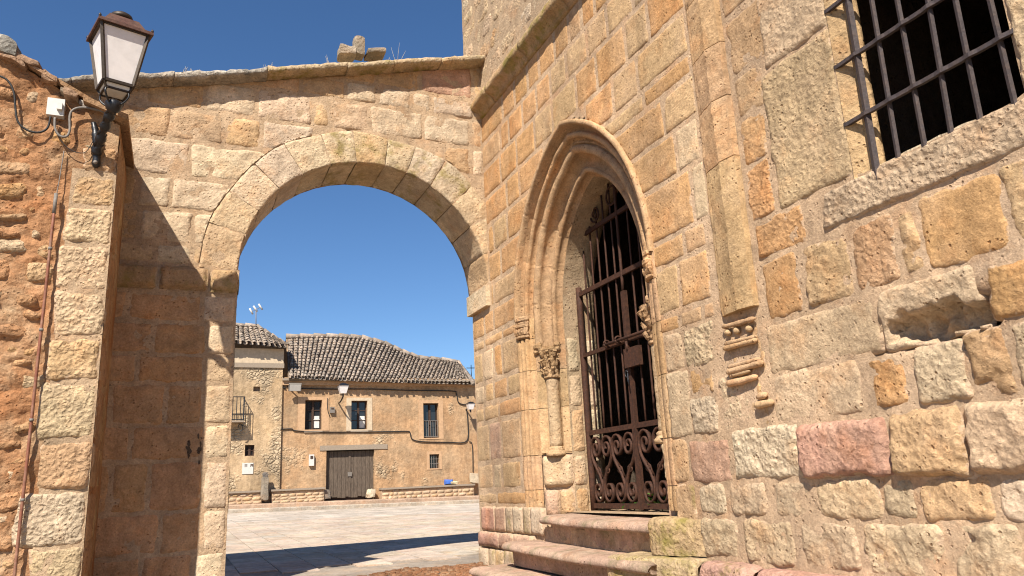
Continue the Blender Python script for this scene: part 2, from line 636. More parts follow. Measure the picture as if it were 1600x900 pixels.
# paving slabs: the nearest ones singly, the rest as one sheet of slabs
PW, PL = .40, .60
slabs = []
for a in range(-38, 12):
    for b in range(2, 37):
        s0, n0 = a * PW + .03, b * PL - .1 + (PL * .5 if a % 2 else 0)
        if n0 > 21.2:
            continue
        c = gp(s0 + PW / 2, n0 + PL / 2)
        x, y = proj(c)
        if 335 < x < 765 and y < 915:
            slabs.append(((c - CAM).length, s0, n0))
slabs.sort()
base_v = [V((x, y, 0)) for x, y in ((0, 0), (1, 0), (1, 1), (0, 1))]
far = MB()
for k, (_, s0, n0) in enumerate(slabs):
    g = .006
    dz = random.uniform(-.0015, .0015)
    tp = [gp(s0 + g, n0 + g, dz), gp(s0 + PW - g, n0 + g, dz), gp(s0 + PW - g, n0 + PL - g, dz), gp(s0 + g, n0 + PL - g, dz)]
    bt = [p - UP * .02 for p in tp]
    f = [(3, 2, 1, 0), (0, 1, 5, 4), (1, 2, 6, 5), (2, 3, 7, 6), (3, 0, 4, 7)]
    if k < 260:
        c = vary(random.choice([(.49, .42, .345), (.46, .41, .35), (.50, .43, .355), (.46, .39, .32)]), .07)
        mesh('paver', tp + bt, f, M['paver'], plaza, color=(*c, 0), smooth=False)
    else:
        far.add(tp + bt, f)
far.build('paver_field', M['pavers'], plaza, kind='stuff', smooth=False)
# brown pebbles set on edge at the threshold of the arch
cb = MB()
for _ in range(2600):
    s_, n_ = random.uniform(-.1, 2.9), random.uniform(-1.5, .55)
    if n_ > .28 + .2 * noise.noise(V((s_ * 1.7, 0, 4))) - .10 * s_ + .12:
        continue
    c = gp(s_, n_, -.006)
    r1, r2, h = random.uniform(.028, .055), random.uniform(.012, .024), random.uniform(.010, .026)
    q = random.gauss(.2, .5)
    e1 = (D * math.sin(q) - N * math.cos(q)) * r1
    e2 = (D * math.cos(q) + N * math.sin(q)) * r2
    ring = [c + e1 * math.cos(t_) + e2 * math.sin(t_) for t_ in [k * math.pi / 3 for k in range(6)]]
    rin = [c + (p - c) * .62 + UP * h for p in ring]
    cb.add(ring + rin, [(k, (k + 1) % 6, 6 + (k + 1) % 6, 6 + k) for k in range(6)] + [tuple(range(6, 12))])
cb.build('threshold_cobbles', M['cobble'], None, kind='stuff', label='brown pebbles set on edge in the ground under the arch', cat='cobbles')

# ================================================================== CHURCH
church = empty('church', CH.pt(3.5, 0), 'tan sandstone church wall with a pointed gateway and barred window', 'church')
UC, HW0, ZS, CC, RR = 2.72, 1.25, 2.40, .438, 1.688
ZAP = ZS + math.sqrt(RR * RR - CC * CC)
WU0, WU1, WZ0, WZ1 = 5.79, 6.675, 2.245, 3.62


def hw(z):
    if z <= ZS:
        return HW0
    k = RR * RR - (z - ZS) ** 2
    return math.sqrt(k) - CC if k > CC * CC else 0


def in_portal(u, z):
    return .40 < z < ZAP and abs(u - UC) < hw(z)


def in_window(u, z):
    return WU0 < u < WU1 and WZ0 < z < WZ1


def ch_in(u, z):
    return in_portal(u, z) or in_window(u, z)


def ch_clamp(u, z):
    if in_portal(u, z):
        s_ = 1 if u > UC else -1
        if z <= ZS:
            return UC + s_ * HW0, z
        cx = UC - s_ * CC
        L = math.hypot(u - cx, z - ZS)
        return cx + (u - cx) * RR / L, ZS + (z - ZS) * RR / L
    if in_window(u, z):
        k = min((u - WU0, 0), (WU1 - u, 1), (z - WZ0, 2), (WZ1 - z, 3))[1]
        return [(WU0, z), (WU1, z), (u, WZ0), (u, WZ1)][k]
    return u, z


def X(x, z, off=0):
    return CH.ux(x, z, off)


wall = backing(CH, .2, 8.6, -.4, 5.06, .045, ch_in, 'mortar', church, snap=lambda u, z, c: ch_clamp(u, z), thick=.55)
E0 = .21
H = [OCHRE, OCHRE, TAN, ORANGE, OCHRE, TAN]
kw = dict(prot=.006, rough=.003, edge=.022, gap=.002, rnd=.06, jit=.005, peck=.12)
PX = lambda z, *xs: [X(x, z) for x in xs]
rows = [
    (4.69, 5.05, [E0, .52] + PX(4.87, 785, 804, 824, 842, 866, 888, 908, 928, 952, 975, 1000) + [4.36, 4.66]),
    (4.37, 4.69, [E0, .58] + PX(4.53, 782, 795, 816, 838, 860, 885, 917, 948, 988, 1020) + [4.64]),
    (4.0, 4.37, [E0, .66] + PX(4.18, 782, 807, 835, 863, 900, 932, 977, 1012) + [4.64]),
    (3.66, 4.0, [E0, .74] + PX(3.83, 792, 812, 850), None),
    (3.66, 4.0, PX(3.83, 915, 958, 996) + [4.62]),
    (3.31, 3.66, [.78] + PX(3.48, 772, 793, 830)),
    (3.49, 3.66, [3.2] + PX(3.57, 1006) + [4.62]),
    (3.18, 3.49, [3.3] + PX(3.33, 1037) + [4.64], [OCHRE, TAN]),
    (2.85, 3.18, [3.4] + PX(3.01, 1057) + [4.62], [OCHRE, PALE]),
    (2.44, 2.85, [3.5] + PX(2.64, 1082) + [4.64], [OCHRE, PALE]),
    (2.98, 3.31, [.76] + PX(3.14, 783, 820)),
    (2.70, 2.98, [.2, .5, .8] + PX(2.84, 772, 815)),
    (2.42, 2.70, [.2] + PX(2.56, 757, 772, 810)),
    (2.28, 2.42, [.2, .55] + PX(2.35, 785, 815), [TAN, OCHRE, OCHRE]),
    (1.91, 2.28, [.2] + PX(2.1, 755, 772, 785, 815), [TAN, PALE, ORANGE, TAN]),
    (1.67, 1.91, [.2, .5] + PX(1.8, 772, 793, 815), [PALE, TAN, OCHRE, TAN]),
    (1.47, 1.67, [.2] + PX(1.57, 757, 780, 815), [TAN, TAN, OCHRE]),
    (1.04, 1.47, [.2] + PX(1.25, 765, 784, 815), [TAN, ROSE, TAN]),
    (.75, 1.04, [.2] + PX(.9, 771, 785, 815), [TAN, PALE, TAN]),
    (.59, .75, [.2] + PX(.67, 777, 826), [TAN, OCHRE]),
    (2.25, 2.44, [3.9] + PX(2.35, 1069, 1104), [OCHRE, TAN]),
    (1.90, 2.25, [3.9] + PX(2.08, 1062, 1110), [TAN, OCHRE]),
    (1.765, 1.90, [3.94] + PX(1.83, 1063, 1098, 1118), [OCHRE, TAN, TAN]),
]
courses(CH, rows, wall, H, clamp=ch_clamp, **kw)
kr = dict(gap=.014, clamp=ch_clamp)


def cs(z0, z1, x0, x1, col, prot=.012, rough=.008, zm=None, **k):
    zm = zm or (z0 + z1) / 2
    a, b = X(x0, zm) if x0 > 50 else x0, X(x1, zm) if x1 > 50 else x1
    d_ = dict(gap=-.010, clamp=ch_clamp, edge=.026, jit=.010)
    prot = prot * .75 if prot < .03 else prot
    d_.update(k)
    rq = lambda: random.uniform(-.010, .010)
    return stone(CH, [(a + rq(), z0 + rq()), (b + rq(), z0 + rq()), (b + rq(), z1 + rq()), (a + rq(), z1 + rq())], col, wall, prot=prot, rough=rough, **d_)


# right jamb of the gateway and the wall below the pilaster
cs(1.49, 1.765, 1040, 1068, PALE, .012, .004, rnd=.08)
cs(1.49, 1.765, 1069, 1119, GREY, .010, .012, peck=1, edge=.03)
cs(1.05, 1.49, 1045, 1078, GREY, .014, .004, rnd=.06)
cs(1.30, 1.49, 1080, 1117, OCHRE, .008, .012, holes=.012)
cs(1.05, 1.30, 1081, 1124, WHITE, .010, .012, peck=.9)
cs(.75, 1.05, 1050, 1078, TAN, .02, .006, rnd=.2)
cs(.49, .75, 1050, 1090, TAN, .016, .008, mat='lichen')
cs(1.05, 1.40, 1126, 1172, GREY, .006, .013, peck=.8)
cs(1.05, 1.22, 1174, 1206, TAN, .012, .016, rnd=.25)
cs(1.22, 1.44, 1177, 1204, TAN, .006, .014, rnd=.25, holes=.03)
# plinth and lower courses
plr = [(1081, 1146, ROSE, .012, .3), (1148, 1256, WHITE, .022, .9), (1258, 1393, PINK, .045, .6), (1397, 1517, TAN, .045, .6), (1520, 1640, PALE, .045, .7), (1645, 1760, TAN, .045, .5), (1765, 1900, OCHRE, .045, .5), (1905, 2100, TAN, .045, .5)]
for x0, x1, c, pr, pk in plr:
    ch_ = None
    if pr > .04:
        ch_ = lambda a, b, u, z, o: o - .055 * sstep((b - .78) / .22)
    cs(.75, 1.06 if x0 > 1100 else 1.03, x0, x1, c, pr, .009, peck=pk, post=ch_, zm=.82, rnd=.10, edge=.03, holes=.02 if c in (TAN, PALE) else .004, drop=.03)
for x0, x1, c, h_ in [(1093, 1136, WHITE, 0), (1142, 1200, GREY, .01), (1211, 1271, GREY, .01), (1275, 1377, PALE, 0), (1382, 1431, GREY, .02), (1441, 1553, TAN, .012), (1563, 1650, WHITE, .01), (1655, 1760, PALE, .01), (1770, 1900, GREY, 0)]:
    cs(.555, .745, x0, x1, c, .013, .010, rnd=.22, holes=h_, peck=.5)
for x0, x1, c, h_ in [(1099, 1155, GREY, .006), (1165, 1242, PALE, 0), (1252, 1343, GREY, .012), (1353, 1478, PALE, .01), (1490, 1600, GREY, .02), (1610, 1720, PALE, .01), (1730, 1880, GREY, .01)]:
    cs(.295, .535, x0, x1, c, .015, .012, rnd=.2, holes=h_, peck=.6)
# courses right of the pilaster
for z0, z1, x0, x1, c, pr, ro, h_, pk in [
    (1.06, 1.33, 1210, 1347, PALE, .010, .006, 0, .3), (1.075, 1.315, 1360, 1415, ORANGE, .012, .008, .01, .5), (1.06, 1.325, 1432, 1512, GREY, .016, .010, .008, .7),
    (1.06, 1.34, 1516, 1584, BROWN, .018, .014, .03, .6), (1.06, 1.34, 1588, 1700, GREY, .02, .012, .01, .6),
    (1.335, 1.625, 1200, 1374, PALE, .010, .005, 0, .25), (1.335, 1.63, 1377, 1536, GREY, .016, .010, 0, .5), (1.36, 1.60, 1545, 1660, ORANGE, .016, .008, .006, .5),
    (1.645, 2.0, 1196, 1250, OCHRE, .010, .005, .006, .2), (1.65, 1.985, 1259, 1330, TAN, .010, .010, .02, .5), (1.645, 1.99, 1333, 1400, BROWN, .010, .008, .014, .7),
    (1.66, 1.98, 1405, 1438, TAN, .008, .010, .012, .4), (1.645, 1.995, 1443, 1568, OCHRE, .012, .004, .003, .2), (1.65, 2.0, 1576, 1680, TAN, .01, .006, .01, .4),
    (2.02, 2.245, 1181, 1257, OCHRE, .010, .007, .003, .6),
    (2.26, 2.60, 1168, 1207, ORANGE, .008, .007, .002, .7), (2.61, 2.93, 1160, 1198, OCHRE, .008, .006, .004, .4), (2.94, 3.22, 1150, 1192, TAN, .008, .004, .003, .2),
    (3.24, 3.62, 5.0, 5.44, TAN, .008, .004, 0, .2)]:
    o = cs(z0, z1, x0, x1, c, pr, ro, holes=h_, peck=pk, rnd=.14)
    if (x0, x1) == (1377, 1536):
        hole_block = o
# the pale window jamb stone, sill and far jamb
cs(2.26, 3.12, 1213, 5.79, (.46, .345, .215), .016, .004, peck=.55, rnd=.06, zm=2.4, edge=.03)
cs(3.13, 3.62, 5.30, 5.79, PALE, .016, .004, peck=.5, rnd=.06)
stone(CH, [(X(1275, 2.14), 2.02), (7.2, 2.02), (7.2, 2.262), (X(1282, 2.2), 2.25)], GREY, wall, prot=.020, rough=.008, peck=1, gap=.008, rnd=.16,
      post=lambda a, b, u, z, o: o, drop=.25, edge=.02)
cs(2.26, 3.1, 6.685, 7.2, PALE, .02, .008, peck=.7, rnd=.06)
cs(3.11, 3.6, 6.685, 7.2, PALE, .02, .008, peck=.7, rnd=.06)
courses(CH, [(3.66, 4.05, [4.99, 5.4, 5.9, 6.4, 6.9, 7.4]), (4.06, 4.5, [4.99, 5.5, 6.0, 6.6, 7.1]), (4.51, 5.0, [4.99, 5.3, 5.8, 6.3, 6.8])], wall, H, **kw)
courses(CH, [(z, z + .36, [7.22, 7.6, 8.0, 8.5]) for z in (1.66, 2.03, 2.4, 2.77, 3.14)], wall, H, **kw)
# footing at the far corner: two pink courses and the rubble under them
for z0, z1, pr, lst in [(.335, .585, .03, [(751, 772, PINK), (772, 789, ROSE), (789, 800, GREY), (800, 816, WHITE), (816, 828, GREY), (828, 847, WHITE)]),
                        (.175, .33, .085, [(745, 777, PINK), (777, 800, ROSE), (800, 826, ROSE)]),
                        (-.05, .17, .08, [(746, 761, WHITE), (761, 772, GREY), (772, 785, TAN), (785, 806, GREY)])]:
    for x0, x1, c in lst:
        zm = (z0 + z1) / 2
        a, b = X(x0, zm, pr), X(x1, zm, pr)
        stone(CH, [(a, z0), (b, z0), (b, z1), (a, z1)], c, wall, prot=pr, rough=.005, gap=.001, edge=.02, rnd=.10, drop=.02, lip=.0 + pr * .8, mat='lichen' if c in (GREY,) else 'stone')

# --- block with the broken hollow: dig a ragged cave into its lower half
def dig(o, cu, cz, ru, rz, depth):
    for v in o.data.vertices:
        p = v.co + WL[o] - CH.o
        u, z, off = p.dot(CH.eu), p.z, p.dot(CH.en)
        q = V((u, z, 1.7))
        e = math.hypot((u - cu) / ru, (z - cz) / rz) + .35 * noise.noise(q * 13) + .2 * noise.noise(q * 31)
        if e < 1 and off > -.03:
            k = sstep((1 - e) / .22)
            v.co -= CH.en * (depth * k * (1 + .4 * noise.noise(q * 20)))


dig(hole_block, X(1462, 1.42), 1.415, .29, .085, .12)
dig(wall, X(1462, 1.42), 1.415, .33, .11, .17)

# --- upper wall above the cornice
upper = backing(CH, .2, 7.5, 5.15, 9.2, .06, None, 'mortar_pale', church, name='upper_wall', thick=.55)
z = 5.22
while z < 8.2:
    hgt = random.uniform(.2, .3)
    u = .2
    while u < 4.2:
        w_ = random.uniform(.28, .55)
        stone(CH, [(u, z), (u + w_, z + random.uniform(-.02, .02)), (u + w_, z + hgt), (u, z + hgt)], random.choice([PALE, GREY, TAN, PALE, WHITE]), upper,
              prot=.004, rough=.012, gap=.012, edge=.03, rnd=.3, peck=.6, holes=.008)
        u += w_
    z += hgt
mesh('end_wall', [CH.pt(.2, -.4, -.5), CH.pt(.2, 9.2, -.5), CH.pt(.2, 9.2, -6), CH.pt(.2, -.4, -6)], [(0, 1, 2, 3)], M['mortar_pale'], church, smooth=False)

# --- cornice
cprof = [(0, 5.02), (.03, 5.025), (.035, 5.05), (.07, 5.09), (.115, 5.115), (.135, 5.13), (.14, 5.16), (.135, 5.205), (.10, 5.235), (0, 5.26), (-.05, 5.26)]
u, first = .50, True
corn = MB().fbox(CH, .52, 8.4, 5.05, 5.2, -.05, .02).build('cornice', M['mortar'], church)
while u < 7.8:
    L = random.uniform(.65, 1.1)
    n_ = max(4, int(L / .05))
    vs, fs = [], []
    m_ = len(cprof)
    for i in range(n_ + 1):
        for k, (o_, z_) in enumerate(cprof):
            uu = u + .004 + (L - .008) * i / n_
            q = V((uu, z_, o_))
            a_ = .010 if o_ > .02 else 0
            vs.append(CH.pt(uu, z_ + a_ * fbm(q * 6), o_ + a_ * (fbm(q * 5 + V((3, 1, 7))) + .5 * fbm(q * 22))))
    for i in range(n_):
        for k in range(m_ - 1):
            fs.append((i * m_ + k, (i + 1) * m_ + k, (i + 1) * m_ + k + 1, i * m_ + k + 1))
    fs += [tuple(range(m_)), tuple(range((n_ + 1) * m_ - 1, n_ * m_ - 1, -1))]
    mesh('cornice_stone', vs, fs, M['mossy'], corn, color=(*vary((.34, .235, .13)), .2))
    u += L

# --- pilaster strip and the broken carving under it
pprof = [(4.650, 0), (4.655, .018), (4.67, .024), (4.69, .026), (4.705, .034), (4.74, .040), (4.80, .050), (4.842, .060), (4.850, .066), (4.93, .050), (4.972, .040), (4.978, 0)]
pil = MB().fbox(CH, 4.66, 4.97, 1.76, 5.04, -.05, .012).build('pilaster', M['mortar'], church)
zz = [1.755, 2.72, 3.14, 3.52, 3.95, 4.45, 5.03]
for a, b in zip(zz, zz[1:]):
    vs, fs = [], []
    n_, m_ = max(6, int((b - a) / .035)), len(pprof)
    for i in range(n_ + 1):
        z = a + .003 + (b - a - .006) * i / n_
        for u, o_ in pprof:
            q = V((u, z, 2.2))
            vs.append(CH.pt(u + .005 * fbm(q * 9), z, o_ + .006 * fbm(q * 5) + (.004 * fbm(q * 21) if o_ else 0) - (.002 if i in (0, n_) else 0)))
    for i in range(n_):
        for k in range(m_ - 1):
            fs.append((i * m_ + k, i * m_ + k + 1, (i + 1) * m_ + k + 1, (i + 1) * m_ + k))
    fs += [tuple(range(m_ - 1, -1, -1)), tuple(range(n_ * m_, (n_ + 1) * m_))]
    mesh('pilaster_stone', vs, fs, M['stone'], pil, color=(*vary((.44, .29, .155)), .1), smooth=False)


def roughbar(mb, pts, r, n=7, j=.2):
    pts = [V(p) for p in pts]
    q = []
    for a, b in zip(pts, pts[1:]):
        m_ = max(2, int((b - a).length / .02))
        q += [a + (b - a) * (i / m_) for i in range(m_)]
    q.append(pts[-1])
    rs = [r * (1 + j * fbm(p * 14)) for p in q]
    rs[0] *= .5
    rs[-1] *= .5
    mb.tube(q, rs, n)
    return mb


carv = empty('carved_corbel', CH.pt(4.8, 1.5), None, None)
carv.parent = church
carv.location = CH.pt(4.8, 1.5) - WL[church]
cst = stone(CH, [(4.66, 1.30), (4.98, 1.30), (4.98, 1.735), (4.66, 1.735)], TAN, carv, prot=-.006, rough=.012, edge=.02, holes=.02, name='corbel_stone', drop=.06)


def cu_(x, y, o=.03):
    u, z = CH.px(x, y, o)
    return CH.pt(u, z, o)


for pts, r in [([(1129, 511), (1155, 505), (1180, 497)], .016), ([(1133, 538), (1160, 531), (1182, 526)], .014), ([(1131, 545), (1160, 537), (1183, 531)], .018),
               ([(1138, 574), (1165, 567), (1189, 561)], .014), ([(1136, 582), (1165, 574), (1192, 566)], .020), ([(1140, 588), (1160, 583), (1173, 579)], .012),
               ([(1136, 600), (1160, 595), (1183, 588)], .020), ([(1183, 621), (1198, 616)], .02), ([(1180, 634), (1208, 628)], .022)]:
    roughbar(MB(), [cu_(x, y, .022) for x, y in pts], r, 8, .3).build('carved_moulding', M['stone'], carv, color=(*vary((.45, .29, .16)), .2))
for x, y in [(1141, 520), (1155, 517), (1174, 514)]:
    MB().lathe(cu_(x, y, .0), [(.006, -.01), (.016, .0), (.022, .014), (.018, .032), (.007, .042)], 10, CH.en).build('carved_ball', M['stone'], carv, color=(*TAN, .2))

# --- pointed gateway: mouldings swept round a pointed arch
def roll(cx, co, r, a0, a1, n=8):
    return [(cx + r * math.cos(a0 + (a1 - a0) * i / n), co + r * math.sin(a0 + (a1 - a0) * i / n)) for i in range(n + 1)]


R_ = math.radians
P_HOOD = [(-.004, -.03), (-.004, .028), (.004, .037), (.030, .037), (.040, .027), (.044, -.02)]
P_R1 = [(.044, -.02), (.052, -.060), (.073, -.080), (.096, -.074)] + roll(.122, -.060, .027, R_(170), R_(-40), 8) + [(.150, -.105), (.165, -.122), (.178, -.106), (.190, -.112)]
P_R2 = [(.190, -.112), (.197, -.140)] + roll(.243, -.122, .041, R_(175), R_(-40), 10) + [(.286, -.19), (.303, -.222), (.335, -.233), (.37, -.218), (.394, -.205)]
P_R3 = [(.394, -.205)] + roll(.424, -.216, .026, R_(170), R_(-40), 8) + [(.452, -.262), (.475, -.285)]
P_REV = [(.475, -.285), (.475, -.36), (.475, -.44), (.475, -.55), (.475, -.63), (.30, -.64), (-.9, -.64)]


def path_pt(de, t):
    """t in [-1,1]: left springing to right springing over the apex, at an inward offset de"""
    r = RR - de
    th = math.acos(max(-1, min(1, CC / r)))
    s_ = -1 if t <= 0 else 1
    a = th * (1 - abs(t))
    return UC + s_ * (-CC + r * math.cos(a)), ZS + r * math.sin(a)


def sweep(name, prof, col, zlow, tr=None, mat='stone', n=34, amp=.0065, nlow=10, sides=(-1, 1)):
    ts = [-1 + i / n for i in range(n + 1)]
    jn = [-.93, -.71, -.49, -.24]
    ts = sorted(ts + [j + e for j in jn for e in (-.005, 0, .005)])
    nl_ = len(ts) - 1
    ts = ts + [1e-6] + [-x for x in reversed(ts[:-1])]
    jset = {round(abs(j), 4) for j in jn}
    vs, m_ = [], len(prof)
    rows_, sunk = [], set()
    lows = [zlow + (ZS - zlow) * i / nlow for i in range(nlow)] if zlow < ZS else []
    for z in lows:
        rows_.append([(UC - HW0 + de, z) for de, o in prof])
    for t_ in ts:
        rows_.append([path_pt(de, t_) for de, o in prof])
        if round(abs(t_), 4) in jset:
            sunk.add(len(rows_) - 1)
    for z in reversed(lows):
        rows_.append([(UC + HW0 - de, z) for de, o in prof])
    for ri, rw in enumerate(rows_):
        for (u, z), (de, o) in zip(rw, prof):
            q = V((u, z, o * 3 + 1))
            w_ = amp * (fbm(q * 5) + .6 * fbm(q * 19, 3))
            vs.append(CH.pt(u + w_ * .6, z + w_ * .3, o + w_ - (.007 if ri in sunk else 0)))
    fs = []
    for i in range(len(rows_) - 1):
        if i == len(lows) + nl_:
            continue            # the mitre at the apex stays sharp
        for k in range(m_ - 1):
            fs.append((i * m_ + k, i * m_ + k + 1, (i + 1) * m_ + k + 1, (i + 1) * m_ + k))
    return mesh(name, vs, fs, M[mat], church, color=(*col, .1))


sweep('hood_mould', P_HOOD, (.44, .28, .15), 2.40, amp=.005)
sweep('outer_archivolt', P_R1, (.46, .285, .15), 2.40)
sweep('middle_archivolt', P_R2, (.45, .29, .16), 2.10, nlow=8)
sweep('inner_archivolt', P_R3, (.45, .28, .15), 2.10, nlow=8)
sweep('inner_reveal', P_REV, (.40, .29, .18), .45, nlow=16, amp=.006)
# jambs below the springing
P_J1 = [(-.004, -.03), (-.004, .012), (.01, .016), (.05, .014), (.058, -.004)] + roll(.083, -.014, .023, R_(170), R_(-10), 7) + [(.108, -.038)] + roll(.132, -.038, .024, R_(170), R_(-25), 7) + [(.16, -.07), (.185, -.08), (.21, -.09)]
P_J2 = [(.21, -.09), (.24, -.11), (.262, -.15), (.268, -.205), (.30, -.245), (.38, -.25), (.42, -.235), (.428, -.235), (.475, -.285)]


def jamb(name, prof, col, zs, side, amp=.004):
    o = None
    for z0, z1 in zip(zs, zs[1:]):
        m_, n_ = len(prof), max(4, int((z1 - z0) / .06))
        vs, fs = [], []
        for i in range(n_ + 1):
            z = z0 + .0025 + (z1 - z0 - .005) * i / n_
            for de, of in prof:
                u = UC - HW0 + de if side < 0 else UC + HW0 - de
                q = V((u, z, of * 3 + 5))
                w_ = amp * (fbm(q * 6) + .7 * fbm(q * 20, 3))
                vs.append(CH.pt(u + w_ * .6, z, of + w_ - (.004 if i in (0, n_) else 0)))
        for i in range(n_):
            for k in range(m_ - 1):
                f = (i * m_ + k, i * m_ + k + 1, (i + 1) * m_ + k + 1, (i + 1) * m_ + k)
                fs.append(f if side < 0 else f[::-1])
        mesh(name, vs, fs, M['stone'], church, color=(*vary(col, .1), .1))


for sd_ in (-1, 1):
    jamb('shaft_jamb', P_J1, (.455, .28, .145), [.575, .74, 1.06, 1.5, 1.88, 2.2, 2.41], sd_)
    jamb('column_jamb', P_J2, (.44, .29, .165), [1.06, 1.5, 1.86, 2.12], sd_)


def jp(de, of, z, side):
    return CH.pt(UC - HW0 + de if side < 0 else UC + HW0 - de, z, of)


for sd_ in (-1, 1):
    # little carved capital over the twin shafts
    c1 = MB()
    for zc, r, n_ in [(2.40, .032, 1), (2.365, .024, 1), (2.335, .034, 1), (2.225, .020, 1)]:
        roughbar(c1, [jp(.02, .02, zc, sd_), jp(.09, .012, zc, sd_), jp(.175, -.045, zc, sd_)], r, 8, .35)
    for k in range(9):
        a = k / 8
        p0, p1 = jp(.03 + .13 * a, .01 - .05 * a, 2.235, sd_), jp(.02 + .15 * a, .03 - .06 * a, 2.325, sd_)
        roughbar(c1, [p0, (p0 + p1) / 2 + CH.en * .012, p1], .022 + .006 * (k % 2), 6, .5)
    c1.build('small_capital', M['stone'], church, color=(*vary((.42, .25, .13)), .8), smooth=False)
    col_ = empty('engaged_column', jp(.335, -.195, 1.06, sd_), None, None)
    col_.parent = church
    col_.location = WL[col_] - WL[church]
    c0 = jp(.335, -.195, 0, sd_)
    pr = []
    for i in range(15):
        z = 1.12 + (1.79 - 1.12) * i / 14
        pr.append((.062 + .002 * math.sin(i * 2.1), z))
    MB().lathe(c0, pr, 18, jit=.03).build('shaft', M['stone'], col_, color=(.44, .315, .19, .3))
    MB().lathe(c0, [(.10, 1.04), (.102, 1.07), (.085, 1.085), (.075, 1.10), (.082, 1.115), (.066, 1.13)], 16, jit=.06).build('column_base', M['stone'], col_, color=(*TAN, .4))
    cap = MB().lathe(c0, [(.066, 1.775), (.078, 1.785), (.078, 1.80), (.066, 1.81), (.07, 1.86), (.082, 1.93), (.10, 2.0), (.118, 2.05), (.12, 2.08)], 18, jit=.12)
    for ring_, (zc, rr_, n_) in enumerate([(1.84, .070, 8), (1.92, .082, 9), (2.0, .10, 10)]):
        for k in range(n_):
            a = 2 * math.pi * (k + .5 * (ring_ % 2)) / n_ + random.uniform(-.1, .1)
            e = V((math.cos(a), math.sin(a), 0))
            b0 = c0 + UP * (zc - .03)
            if random.random() < .12:
                continue
            roughbar(cap, [b0 + e * rr_, b0 + e * (rr_ + .014) + UP * .035, b0 + e * (rr_ + .034) + UP * .065, b0 + e * (rr_ + .030) + UP * .05], random.uniform(.013, .021), 6, .6)
    # broken abacus
    for a0, a1 in [((.20, -.08), (.30, -.12)), ((.40, -.20), (.455, -.235))]:
        roughbar(cap, [jp(*a0, 2.10, sd_), jp(*a1, 2.10, sd_)], .038, 8, .5)
        roughbar(cap, [jp(*a0, 2.05, sd_), jp(*a1, 2.06, sd_)], .032, 8, .6)
    cap.build('carved_capital', M['stone'], col_, color=(*vary((.43, .27, .14)), .9), smooth=False)
# splayed plinth blocks under the columns
for sd_ in (-1, 1):
    a, b = jp(.21, -.09, 0, sd_), jp(.475, -.285, 0, sd_)
    eu = (b - a)
    en = CH.en * 1.0
    n2 = V((eu.y, -eu.x, 0)).normalized()
    if n2.dot(CH.en) < 0:
        n2 = -n2
    SPf = Fr(V((a.x, a.y, 0)), eu.normalized(), n2)
    LL = eu.length
    for z0, z1, us, cl in [(.48, .74, [0, .16, LL], [ROSE, TAN]), (.75, 1.06, [0, LL], [PALE])]:
        for k in range(len(us) - 1):
            stone(SPf, [(us[k], z0), (us[k + 1], z0), (us[k + 1], z1), (us[k], z1)], cl[k], church, prot=.03, rough=.010, gap=.003, edge=.03, name='plinth_stone', holes=.012)
    MB().add([jp(.15, -.085, .4, sd_), jp(.475, -.30, .4, sd_), jp(.475, -.30, 1.08, sd_), jp(.15, -.085, 1.08, sd_)], [(0, 1, 2, 3)]).build('plinth_core', M['mortar'], church, smooth=False)
    MB().add([jp(.15, -.085, 1.075, sd_), jp(.30, -.10, 1.075, sd_), jp(.475, -.28, 1.075, sd_), jp(.475, -.33, 1.075, sd_)], [(0, 1, 2, 3)]).build('plinth_top', M['mortar'], church, smooth=False)
    # rough facing of the reveal beside the gate
    RV = Fr(jp(.475, -.285, 0, sd_), -CH.en, CH.eu if sd_ < 0 else -CH.eu)
    zc = .48
    for h_, c in zip((.27, .31, .42, .33, .35), (TAN, PALE, TAN, PALE, GREY)):
        stone(RV, [(.0, zc), (.16, zc), (.16, zc + h_), (.0, zc + h_)], c, church, prot=.012, rough=.008, gap=.002, edge=.02, name='reveal_stone', holes=.01, peck=.4)
        stone(RV, [(.20, zc), (.34, zc), (.34, zc + h_), (.20, zc + h_)], WHITE, church, prot=.010, rough=.008, gap=.002, edge=.02, name='reveal_stone', peck=.4)
        zc += h_

# broken stones left of the far capital on the near jamb
for x, y, r in [(1019, 400, .04), (1021, 418, .035), (1025, 448, .035)]:
    u, z = CH.px(x, y, .0)
    lump = MB().lathe(CH.pt(min(u, 3.965), z, -.03), [(.01, -.03), (r, -.012), (r * 1.1, .01), (r * .8, .035), (.01, .045)], 9, CH.en, jit=.5)
    lump.build('capital_fragment', M['stone'], church, color=(*TAN, .8))

# --- inside of the church: closed rooms, gloom put into the near-black stone colour
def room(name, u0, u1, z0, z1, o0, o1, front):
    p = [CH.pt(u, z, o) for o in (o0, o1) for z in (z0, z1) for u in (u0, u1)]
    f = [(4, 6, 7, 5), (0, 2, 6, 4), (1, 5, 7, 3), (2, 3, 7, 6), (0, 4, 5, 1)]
    mesh(name, p, f, M['gloom_and_smear'], church, smooth=False)


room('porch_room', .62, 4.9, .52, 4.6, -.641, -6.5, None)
mesh('floor', [CH.pt(1.9, .531, -.2), CH.pt(3.55, .531, -.2), CH.pt(3.55, .531, -.70), CH.pt(1.9, .531, -.70)], [(0, 1, 2, 3)], M['mortar_pale'], church, smooth=False)
room('window_room', 5.42, 7.1, 2.0, 3.9, -.14, -3.0, None)
